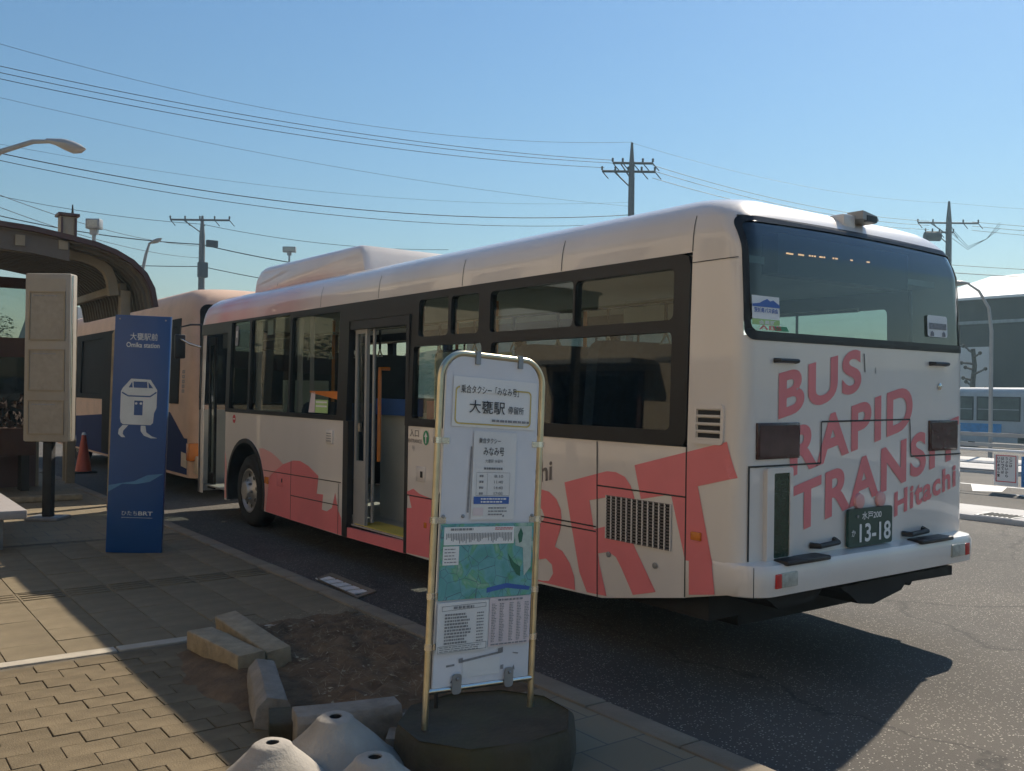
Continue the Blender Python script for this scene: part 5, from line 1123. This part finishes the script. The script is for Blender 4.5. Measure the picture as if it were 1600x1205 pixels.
# ------------------------------------------------------------------ railing with notices
ra = thing('pipe_railing', (12.2, 5, 0), 'low white pipe railing along the traffic island behind the bus', 'railing')
rp = [(12.2, y, .70) for y in (-14, -8, -2, 4, 10, 16, 22)]
MB().tube(rp, .028, 10).build('top_pipe', PWHITE, ra, smooth=True); MB().tube([(12.2, y, .36) for y in (-14, 22)], .02, 8).build('lower_pipe', CROSS, ra, smooth=True)
for k in range(13): MB().tube([(12.2, -14 + k * 3, 0), (12.2, -14 + k * 3, .70)], .026, 8).build('post', PWHITE, ra, smooth=True)
pc = thing('warning_notice', (12.17, 4.47, .12), 'white notice with a red border and upright black writing hung on the railing', 'notice')
fpl = lambda o: (lambda u, w: (12.165 - o, u, w))
MB().slab([[(4.27, .12), (4.67, .12), (4.67, .64), (4.27, .64)]], fpl(.004), fpl(0)).build('sheet', PWHITE, pc)
MB().slab([[(4.30, .18), (4.64, .18), (4.64, .635), (4.30, .635)], [(4.315, .195), (4.625, .195), (4.625, .62), (4.315, .62)]], fpl(.006)).build('red_border', PRED, pc)
m = MB()
for c, s in enumerate(('ここは', 'あぶないから', 'はいっては', 'いけません!')):
    for k, ch in enumerate(s):
        y = 4.36 + c * .068 + .03; z = .60 - k * .058; put_text(m, ch, y + .024, y - .024, z - .046, z, fpl(.006), .03)
m.build('writing', PBLACK, pc)
pb = thing('blue_notice', (12.17, 4.0, .12), 'blue sheet hung on the railing at the right edge', 'notice')
MB().slab([[(3.6, .12), (4.22, .12), (4.22, .63), (3.6, .63)]], fpl(.004), fpl(0)).build('sheet', BLUETARP, pb)
MB().slab([rrect(3.66, 4.16, .18, .57, .03, 3), rrect(3.69, 4.13, .21, .54, .02, 3)], fpl(.006)).build('outline', mk('pale_blue_print', (.25, .45, .65), rough=.5), pb)
gr2 = thing('guard_rail', (21.2, 8, -.08), 'pale guard rail with two beams on the far traffic island', 'guard rail')
for z in (.28, .56): MB().box(21.15, 21.2, -20, 40, z, z + .10).build('beam', LAMPM, gr2)
for k in range(16): MB().box(21.201, 21.28, -18 + k * 3.6, -17.9 + k * 3.6, -.08, .68).build('post', CROSS, gr2)
kw = MB().box(22.4, 22.55, 11.0, 11.7, -.2, .75).build('island_marker', PPINK, bevel=.02, label='pale marker board on the far traffic island', cat='marker')

# ------------------------------------------------------------------ buildings
bd1 = thing('station_building', (57, 20, -.8), 'long dark building with a bright metal roof at the right edge', 'building')
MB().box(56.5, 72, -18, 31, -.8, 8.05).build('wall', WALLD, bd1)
m = MB(); m.add([(55.9, -19, 8.06), (55.9, 31.6, 8.06), (66, 31.6, 10.6), (66, -19, 10.6), (55.9, -19, 7.9), (55.9, 31.6, 7.9)], [(0, 1, 2, 3), (0, 4, 5, 1)]); m.add([(66, -19, 10.6), (66, 31.6, 10.6), (76, 31.6, 8.0), (76, -19, 8.0)], [(0, 1, 2, 3)]); m.build('roof', ROOFW, bd1)
for y in (-14, -8, -2, 4):
    w_ = MB().box(56.44, 56.52, y, y + 3.4, 3.6, 5.6).build('window', DARK, bd1); MB().box(56.40, 56.435, y + .1, y + 3.3, 3.7, 5.5).build('pane', GLASSD, w_)
MB().box(56.3, 56.5, -18, 31, 6.35, 6.55).build('ledge', CROSS, bd1)
for y in (25.2, 24.1, 20.4): MB().tube([(60, y, 9.0), (60, y, 11.0)], .04, 6).build('aerial_mast', CROSS, bd1)
for y, z in ((25.2, 11.0), (24.1, 10.9)):
    m = MB()
    for k in range(4): m.tube([(60, y - .4 + k * .2, z - .1 * (k % 2)), (60.0, y - .4 + k * .2 + .01, z + .25)], .02, 5)
    m.tube([(60, y - .5, z), (60, y + .5, z)], .02, 5); m.build('aerial', CROSS, bd1)
bd2 = thing('plaza_building', (50, 52, 0), 'pale two-storey building across the plaza seen through the bus windows', 'building')
MB().box(38, 58, 46, 60, -.8, 6.0).build('wall', WALLL, bd2)
m = MB(); m.add([(37.4, 45.2, 6.0), (58.6, 45.2, 6.0), (58.6, 53, 8.2), (37.4, 53, 8.2), (58.6, 60.8, 6), (37.4, 60.8, 6)], [(0, 1, 2, 3), (3, 2, 4, 5), (0, 3, 5), (1, 4, 2)]); m.build('roof', ROOFW, bd2)
for x in range(6):
    for z in (.6, 3.4): w_ = MB().box(39.2 + x * 3.1, 41 + x * 3.1, 45.93, 46.05, z, z + 1.5).build('window', DARK, bd2); MB().box(39.3 + x * 3.1, 40.9 + x * 3.1, 45.9, 45.925, z + .1, z + 1.4).build('pane', GLASSD, w_)
bd3 = thing('low_house', (20, 78, 0), 'low grey roofed house far behind the buses', 'building')
MB().box(10, 30, 74, 86, 0, 5.0).build('wall', WALLL, bd3); m = MB(); m.add([(9.2, 73, 5), (30.8, 73, 5), (30.8, 80, 8), (9.2, 80, 8), (30.8, 87, 5), (9.2, 87, 5)], [(0, 1, 2, 3), (3, 2, 4, 5), (0, 3, 5), (1, 4, 2)]); m.build('roof', mk('slate_roof', (.10, .10, .105), rough=.7), bd3)
for x in range(5): MB().box(11.5 + x * 4, 13.3 + x * 4, 73.9, 74.02, 1.2, 2.8).build('window', GLASSD, bd3)
bd4 = thing('shop_building', (-12, 8, PZ), 'cream shop row left of the pavement, mirrored in the bus windows', 'building')
MB().box(-18, -10, -8, 34, PZ, 8.4).build('wall', mk('cream_render', (.57, .46, .325), rough=.8, var=.08, scale=.6), bd4)
MB().box(-18.3, -9.6, -8.3, 34.3, 8.401, 8.7).build('roof', mk('roof_grey', (.3, .3, .3), rough=.8), bd4)
for k in range(9):
    y = -7.0 + k * 4.5; w_ = MB().box(-10.02, -9.92, y, y + 3.0, .5, 2.5).build('window', BROWN, bd4); MB().box(-9.919, -9.91, y + .1, y + 2.9, .6, 2.4).build('pane', GLASSD, w_)
    w_ = MB().box(-10.02, -9.92, y + .4, y + 2.6, 5.2, 6.8).build('window', BROWN, bd4); MB().box(-9.919, -9.91, y + .5, y + 2.5, 5.3, 6.7).build('pane', GLASSD, w_)
    MB().box(-9.99, -9.2, y - .4, y + 3.4, 2.62, 2.72).build('awning', mk('awning_grey', (.25, .24, .22), rough=.7), bd4)
ssn = thing('shop_sign', (-9.9, 14.7, 3.5), 'plain white shop sign board mirrored in the upper bus window', 'shop sign')
MB().box(-9.95, -9.86, 13.3, 16.2, 3.5, 4.75).build('board', PWHITE, ssn); MB().box(-9.99, -9.951, 13.2, 16.3, 3.42, 4.83).build('frame', CROSS, ssn)
# white hoarding beyond the far bus
wb = thing('white_hoarding', (43.8, 21.2, -.8), 'tall white board standing behind the far bus', 'board')
MB().box(43.2, 43.3, 20.3, 22.6, -.8, 4.15).build('board', WALLL, wb); 
for y in (20.5, 22.4): MB().box(43.31, 43.4, y - .05, y + .05, -.8, 4.0).build('support_post', CROSS, wb)

# low wooded hills on the horizon
random.seed(11)
rows = [[], [], []]
for k in range(121):
    an = R(-60 + k * 2.0); h = 11 + 7 * math.sin(k * .31) + 5 * math.sin(k * .83 + 1) + random.uniform(-1.2, 1.2)
    for r_, (d, z) in enumerate(((430, -3), (500, max(h, 4)), (640, -3))): rows[r_].append((math.sin(an) * d, math.cos(an) * d, z))
MB().grid(rows).build('hills', mk('wooded_hills', (.045, .06, .05), rough=.95, var=.35, scale=.03), kind='structure', smooth=True)

# ------------------------------------------------------------------ trees
def tube_path(a, b, r0, r1, n=4, jit=.1):
    a, b = Vector(a), Vector(b); L_ = (b - a).length
    return [a + (b - a) * (k / n) + Vector((random.uniform(-1, 1), random.uniform(-1, 1), random.uniform(-.4, .4))) * (jit * L_ / n * (0 if k in (0, n) else 1)) for k in range(n + 1)], [r0 + (r1 - r0) * k / n for k in range(n + 1)]
def pruned_tree(x, y, h, label):
    t = thing('pruned_tree', (x, y, gz(x)), label, 'tree', 'pruned street trees beyond the far bus'); z0 = gz(x)
    m = MB(); p, r = tube_path((x, y, z0), (x, y, z0 + h), .16, .10, 6, .12); m.tube(p, r, 8); m.build('trunk', BARK, t, smooth=True)
    for k in range(11):
        z = z0 + h * (.38 + .58 * k / 10); a = random.choice((1.2, -1.9)) + random.uniform(-.5, .5); L_ = random.uniform(.35, .75)
        e = (x + .35 * math.cos(a) * L_, y + math.sin(a) * L_, z + random.uniform(.05, .35))
        m = MB(); p, r = tube_path((x, y, z), e, .06, .04, 3, .2); m.tube(p, r, 6)
        m.lathe([(.0, -.1), (.07, -.06), (.10, 0), (.07, .07), (0, .1)], 8, Matrix.Translation(e)); m.build('stub_branch', BARK, t, smooth=True)
pruned_tree(40.6, 19.75, 4.7, 'pruned bare street tree with knobbly stubs before the white board')
pruned_tree(40.4, 21.3, 5.0, 'pruned bare street tree just right of the bus rear corner')
def leafy(x, y, z0, h, w, label, name='leafy_tree', n=2600, trunk=True, group=None):
    t = thing(name, (x, y, z0), label, 'tree' if trunk else 'shrub', group); hs = h * .35 if trunk else 0
    if trunk:
        m = MB(); p, r = tube_path((x, y, z0), (x, y, z0 + h * .6), .18, .09, 5, .15); m.tube(p, r, 8)
        for k in range(6):
            a = k * 1.05 + random.random(); p, r = tube_path((x, y, z0 + h * (.3 + .05 * k)), (x + w * .35 * math.cos(a), y + w * .35 * math.sin(a), z0 + h * (.55 + .05 * k)), .07, .03, 3, .2); m.tube(p, r, 6)
        m.build('trunk', BARK, t, smooth=True)
    cl = [(random.gauss(0, .28) * w, random.gauss(0, .28) * w, hs + (h - hs) * random.uniform(.1, .92), random.uniform(.12, .24) * w) for _ in range(22)]
    m = MB()
    for k in range(n):
        cx, cy, cz, cr = random.choice(cl); d = Vector((random.gauss(0, 1), random.gauss(0, 1), random.gauss(0, .8))).normalized() * cr * random.uniform(.5, 1.1)
        c = Vector((x + cx, y + cy, z0 + cz)) + d; s = random.uniform(.05, .11) * (h / 5) ** .5; q = Matrix.Translation(c) @ Matrix.Rotation(random.uniform(0, 6.3), 4, 'Z') @ Matrix.Rotation(random.uniform(-1.2, 1.2), 4, 'X')
        m.add([q @ Vector(v) for v in ((-s, 0, 0), (0, -s * .5, 0), (s, 0, 0), (0, s * .5, 0))], [(0, 1, 2, 3)])
    m.build('crown', LEAF, t)
leafy(4.6, 46, .9, 3.6, 3.0, 'leafy green shrub beyond the shelter between pole and bus', 'leafy_shrub', 1800, False)
leafy(2.0, 48, .9, 4.2, 3.4, 'leafy tree beyond the shelter left of the green shrub', 'leafy_tree', 2200, True)
leafy(-7.0, 17.5, PZ, 5.0, 3.2, 'dark leafy tree behind the glazed shelter screen', 'leafy_tree', 2400, True)
# raised parking terrace with a white car
MB().box(-30, 9, 41, 70, -.1, .9).build('parking_terrace', ISLAND, kind='structure')
car = thing('parked_car', (4.6, 43, .9), 'white car parked beyond the shelter on the raised lot', 'car')
P_ = [(-2.1, .35), (-2.15, .75), (-1.9, .98), (-1.3, 1.05), (-.75, 1.48), (.6, 1.5), (1.35, 1.08), (2.05, .92), (2.15, .6), (2.1, .35)]
cm = Matrix.Translation((4.5, 42.4, .9))
m = MB(cm); rows = [[(x, yy, z if z < 1.1 or abs(yy) < .8 else z) for x, z in P_] for yy in (-.82, -.6, .6, .82)]
rows[0] = [(x * .97, -.82, z - (.04 if z > .9 else 0)) for x, z in P_]; rows[3] = [(x * .97, .82, z - (.04 if z > .9 else 0)) for x, z in P_]
m.grid(rows); m.add(rows[0], [tuple(range(10))]); m.add(rows[3], [tuple(range(10))]); m.build('body', CARW, car, smooth=True, merge=True)
m = MB(cm); m.slab([[(-1.2, 1.03), (-.72, 1.40), (.55, 1.42), (1.15, 1.05)]], lambda u, w: (u, -.835, w), lambda u, w: (u, -.80, w)); m.build('window', BLACKG, car)
for x in (-1.3, 1.35):
    m = MB(cm); m.lathe([(.0, .86), (.2, .86), (.22, .84), (.31, .84), (.31, .66)], 20, Matrix.Translation((x, 0, .31)) @ Matrix.Rotation(math.pi / 2, 4, 'X'), cap=False); m.build('wheel', TYRE, car, smooth=True)

# ------------------------------------------------------------------ poles, lamps and overhead cables
def utility_pole(x, y, z1, r0, label, arms=(), az=0.0):
    t = thing('utility_pole', (x, y, min(gz(x), 0)), label, 'utility pole', 'utility poles'); z0 = gz(x)
    MB().tube([(x, y, z0), (x, y, z1 - 2.2), (x, y, z1 - 1.2), (x, y, z1)], [r0, r0 * .75, r0 * .7, r0 * .28], 12).build('pole', POLEM, t, smooth=True)
    dx, dy = math.cos(az), math.sin(az)
    for (z, l0, l1) in arms:
        a = MB().tube([(x - dx * l0, y - dy * l0, z), (x + dx * l1, y + dy * l1, z)], .06, 6).build('cross_arm', ARMM, t)
        for s in [-l0 + k * (l0 + l1) / 4 for k in range(5)]:
            MB().lathe([(.03, 0), (.06, .05), (.04, .09), (.06, .13), (.04, .18), (0, .2)], 8, Matrix.Translation((x + dx * s, y + dy * s, z + .05))).build('insulator', ARMM, a, smooth=True)
            MB().tube([(x + dx * s, y + dy * s, z), (x + dx * s + .3 * dx, y + dy * s + .3 * dy, z - .35)], .025, 5).build('strain_clamp', DARK, a)
        MB().tube([(x - dx * l0 * .6, y - dy * l0 * .6, z), (x, y, z - .8)], .035, 5).build('brace', ARMM, a)
    for k in range(5): MB().tube([(x - .35 * dx, y - .35 * dy, z0 + (z1 - z0) * .45 + k * .45), (x + .35 * dx, y + .35 * dy, z0 + (z1 - z0) * .45 + k * .45)], .02, 5).build('step_bolt', ARMM, t)
    return t
AZ = -.6344
p1 = utility_pole(26.63, 28.92, 13.42, .20, 'tall utility pole rising directly above the white bus roof', [(12.05, 1.4, 1.1), (12.45, .9, 1.0)], AZ)
p2 = utility_pole(13.85, 52.0, 11.7, .24, 'utility pole with a transformer box left of the roof unit', [(11.45, 1.9, 1.6)], AZ)
MB().box(13.5, 14.05, 51.4, 51.75, 8.0, 8.9).build('transformer', ARMM, p2, bevel=.05); MB().box(14.0, 14.65, 51.5, 51.8, 9.85, 10.25).build('switch_box', ARMM, p2, bevel=.03)
p3 = utility_pole(54.25, 28.46, 14.2, .24, 'utility pole with a drum transformer behind the bus right corner', [(12.8, 2.0, 1.9), (12.2, 1.5, .3)], AZ)
MB().tube([(52.9, 29.3, 11.9), (53.7, 28.75, 11.9)], .30, 14).build('transformer', ARMM, p3, smooth=True)
for k in range(3): MB().tube([(54.4, 28.3, 12.4 - k * .3), (55.2, 27.7, 11.3 - k * .1), (56.2, 27.0, 11.8), (56.9, 26.5, 12.9 - k * .2)], .014, 5).build('jumper_cable', WIRE, p3)
p4 = utility_pole(-1.1, 32.4, 13.3, .20, 'utility pole at the left edge carrying the overhead cables', [(11.9, .3, .7), (9.2, .2, .5)], AZ)
CN = [0]
def cable(a, b, sag, label, r=.014):
    a, b = Vector(a), Vector(b); n = 24
    p = [a + (b - a) * (k / n) - Vector((0, 0, 4 * sag * (k / n) * (1 - k / n))) for k in range(n + 1)]
    return MB().tube(p, r * .62, 5).build('overhead_cable', WIRE, smooth=True, label=label, cat='cable', group='overhead cables')
cable((-0.9, 32.10, 13.15), (26.63, 28.92, 13.45), 1.1, 'topmost thin cable from the left edge to the pole above the bus', .012)
cable((-0.9, 31.90, 12.25), (25.9, 29.45, 12.58), .55, 'upper of three close parallel cables running to the pole above the bus', .02)
cable((-0.9, 31.90, 12.03), (25.97, 29.41, 12.44), .55, 'middle of three close parallel cables running to the pole above the bus', .02)
cable((-0.9, 31.90, 11.83), (25.6, 29.7, 12.22), .55, 'lowest of three close parallel cables running to the pole above the bus', .02)
cable((-0.9, 31.90, 11.25), (26.6, 28.94, 10.4), .5, 'thin cable sloping down below the three parallel cables', .010)
cable((-0.9, 31.80, 9.40), (26.6, 28.94, 10.0), .95, 'thick drooping cable that meets the roof line of the bus', .028)
cable((-0.9, 31.80, 9.17), (26.6, 28.94, 9.6), .95, 'second drooping cable just under the thick one', .02)
cable((-0.9, 31.80, 9.65), (26.6, 28.94, 10.6), .8, 'faint thin cable just above the thick drooping cable', .008)
for k, (dz, h, lab) in enumerate(((0, 12.35, 'upper'), (-.45, 12.1, 'middle'), (-.9, 11.75, 'lower'))):
    cable((27.4, 28.3, h), (53.2, 29.2, 12.9 + dz * .6), .5, lab + ' cable between the pole above the bus and the right pole', .022)
    cable((55.5, 27.6, 12.9 + dz * .6), (80, 8, 12.2 + dz), .5, lab + ' cable running from the right pole out of the picture', .026)
cable((26.65, 28.9, 13.4), (54.25, 28.45, 14.1), .6, 'thin top cable between the pole above the bus and the right pole', .010)
cable((54.25, 28.45, 14.1), (82, 8, 13.8), .6, 'thin top cable leaving the right pole towards the edge', .012)
cable((54.3, 28.4, 9.6), (80, 8, 9.6), .5, 'lowest cable passing over the bright metal roof', .04)
cable((54.3, 28.4, 10.1), (80, 8, 10.0), .5, 'cable just above the lowest one over the metal roof', .03)
cable((.3, 59, 12.2), (13.85, 52, 10.0), .5, 'thick cable from the left edge to the transformer pole', .05)
cable((13.85, 52, 10.0), (24, 44.5, 8.3), .3, 'thick cable from the transformer pole down behind the roof unit', .05)
cable((.3, 59, 13.2), (13.85, 52, 11.2), .4, 'thin cable from the left edge to the top of the transformer pole', .025)
cable((13.85, 52, 11.2), (26, 44, 10.0), .4, 'thin cable from the transformer pole top to the right', .025)
cable((-0.9, 32.20, 8.45), (13.9, 52, 9.9), .5, 'steep thin cable falling from the left edge towards the transformer pole', .02)
cable((-0.9, 32.20, 8.05), (13.9, 52, 9.2), .5, 'second steep thin cable falling towards the transformer pole', .02)
cable((.3, 59, 9.3), (13.85, 52, 8.7), .3, 'low cable left of the transformer pole at lantern height', .04)
cable((13.85, 52, 8.7), (25, 45, 7.2), .3, 'low cable right of the transformer pole behind the roof unit', .04)

def street_lamp(name, pts, hd, label, r=.055, hl=.7, mat=LAMPM):
    t = thing(name, (pts[0][0], pts[0][1], gz(pts[0][0])), label, 'street lamp', 'street lamps')
    n = len(pts); MB().tube(pts, [r * 1.5 - r * .8 * k / (n - 1) for k in range(n)], 10).build('pole', mat, t, smooth=True)
    d = (Vector(hd) - Vector(pts[-1])); d.normalize(); b = Vector(pts[-1]); s = Vector((0, 0, 1)).cross(d).normalized(); rows = []
    for f_, w, zt, zb in ((-.1, .05, .05, -.04), (.15, .10, .08, -.06), (.4, .16, .11, -.12), (.65, .17, .10, -.16), (.85, .12, .06, -.12), (1.0, .03, 0, -.02)):
        c = b + d * (f_ * hl); k_ = hl / .75
        rows.append([c + s * (w * k_) * math.cos(a) + Vector((0, 0, (zt if math.sin(a) > 0 else -zb) * k_ * math.sin(a))) for a in [2 * math.pi * q / 12 for q in range(12)]])
    m = MB(); m.grid(rows, closed=True); m.add(rows[0], [tuple(range(12))]); m.add(rows[-1], [tuple(range(12))]); m.build('lamp_head', mat, t, smooth=True)
street_lamp('street_lamp', [(-1.55, 19.85, 0), (-1.55, 19.85, 5.4), (-1.45, 19.8, 6.0), (-.97, 19.44, 6.6), (-.4, 19.02, 6.83), (-.1, 18.8, 6.84)], (.51, 18.35, 6.70), 'curved arm street lamp reaching in from the upper left edge', .06, .78)
street_lamp('street_lamp', [(24.3, 10.77, gz(24.3)), (24.3, 10.77, 3.6), (24.22, 10.82, 4.3), (23.98, 11.0, 4.8), (23.7, 11.2, 5.02)], (23.3, 11.5, 5.05), 'curved arm street lamp right of the bus in front of the dark building', .042, .5)
street_lamp('street_lamp', [(4.2, 28.0, 0), (4.22, 27.98, 5.2), (4.33, 27.95, 5.85), (4.42, 27.9, 6.2)], (4.75, 27.6, 6.38), 'small lamp on a curved stalk above the shelter roof', .05, .45)
street_lamp('street_lamp', [(36.0, 14.2, gz(36)), (36.0, 14.2, 3.2), (36.05, 14.15, 3.5)], (36.5, 13.8, 3.45), 'low white lamp with a flat head beyond the railing', .05, .6, PWHITE)
def flood(x, y, z, label, w=.7):
    t = thing('floodlight', (x, y, gz(x)), label, 'floodlight', 'floodlights on poles')
    MB().tube([(x, y, gz(x)), (x, y, z - .1)], .05, 8).build('pole', CROSS, t, smooth=True)
    M = Matrix.Translation((x, y, z)) @ Matrix.Rotation(AZ, 4, 'Z')
    m = MB(M); m.box(-w / 2, w / 2, -.12, .12, -.05, .22); o = m.build('housing', CROSS, t, bevel=.02); m = MB(M); m.box(-w / 2 + .05, w / 2 - .05, -.126, -.121, 0, .18); m.build('lens', CLEARLENS, o); m = MB(M); m.box(-.1, .1, -.05, .05, -.2, -.051); m.build('bracket', CROSS, t)
flood(1.83, 23.59, 5.85, 'flat floodlight above the shelter roof beside the lantern', .38)
flood(14.03, 39.44, 8.2, 'flat floodlight just left of the roof unit', .62)

# ------------------------------------------------------------------ thin haze volume added for lens veil and fading distance
hz = MB().box(-60, 140, -60, 140, -1.9, 16.0).build('haze', None, kind='stuff', label='thin haze added over the whole plaza to imitate lens veil', cat='haze')
hm = bpy.data.materials.new('lens_veil_haze'); hm.use_nodes = True; hn = hm.node_tree
for n in list(hn.nodes):
    if n.type != 'OUTPUT_MATERIAL': hn.nodes.remove(n)
ho = [n for n in hn.nodes if n.type == 'OUTPUT_MATERIAL'][0]
hv_ = hn.nodes.new('ShaderNodeVolumePrincipled'); hv_.inputs['Color'].default_value = (.55, .85, 1, 1); hv_.inputs['Density'].default_value = 0.0011; hv_.inputs['Anisotropy'].default_value = 0.45
hn.links.new(hv_.outputs[0], ho.inputs['Volume']); hz.data.materials.append(hm)
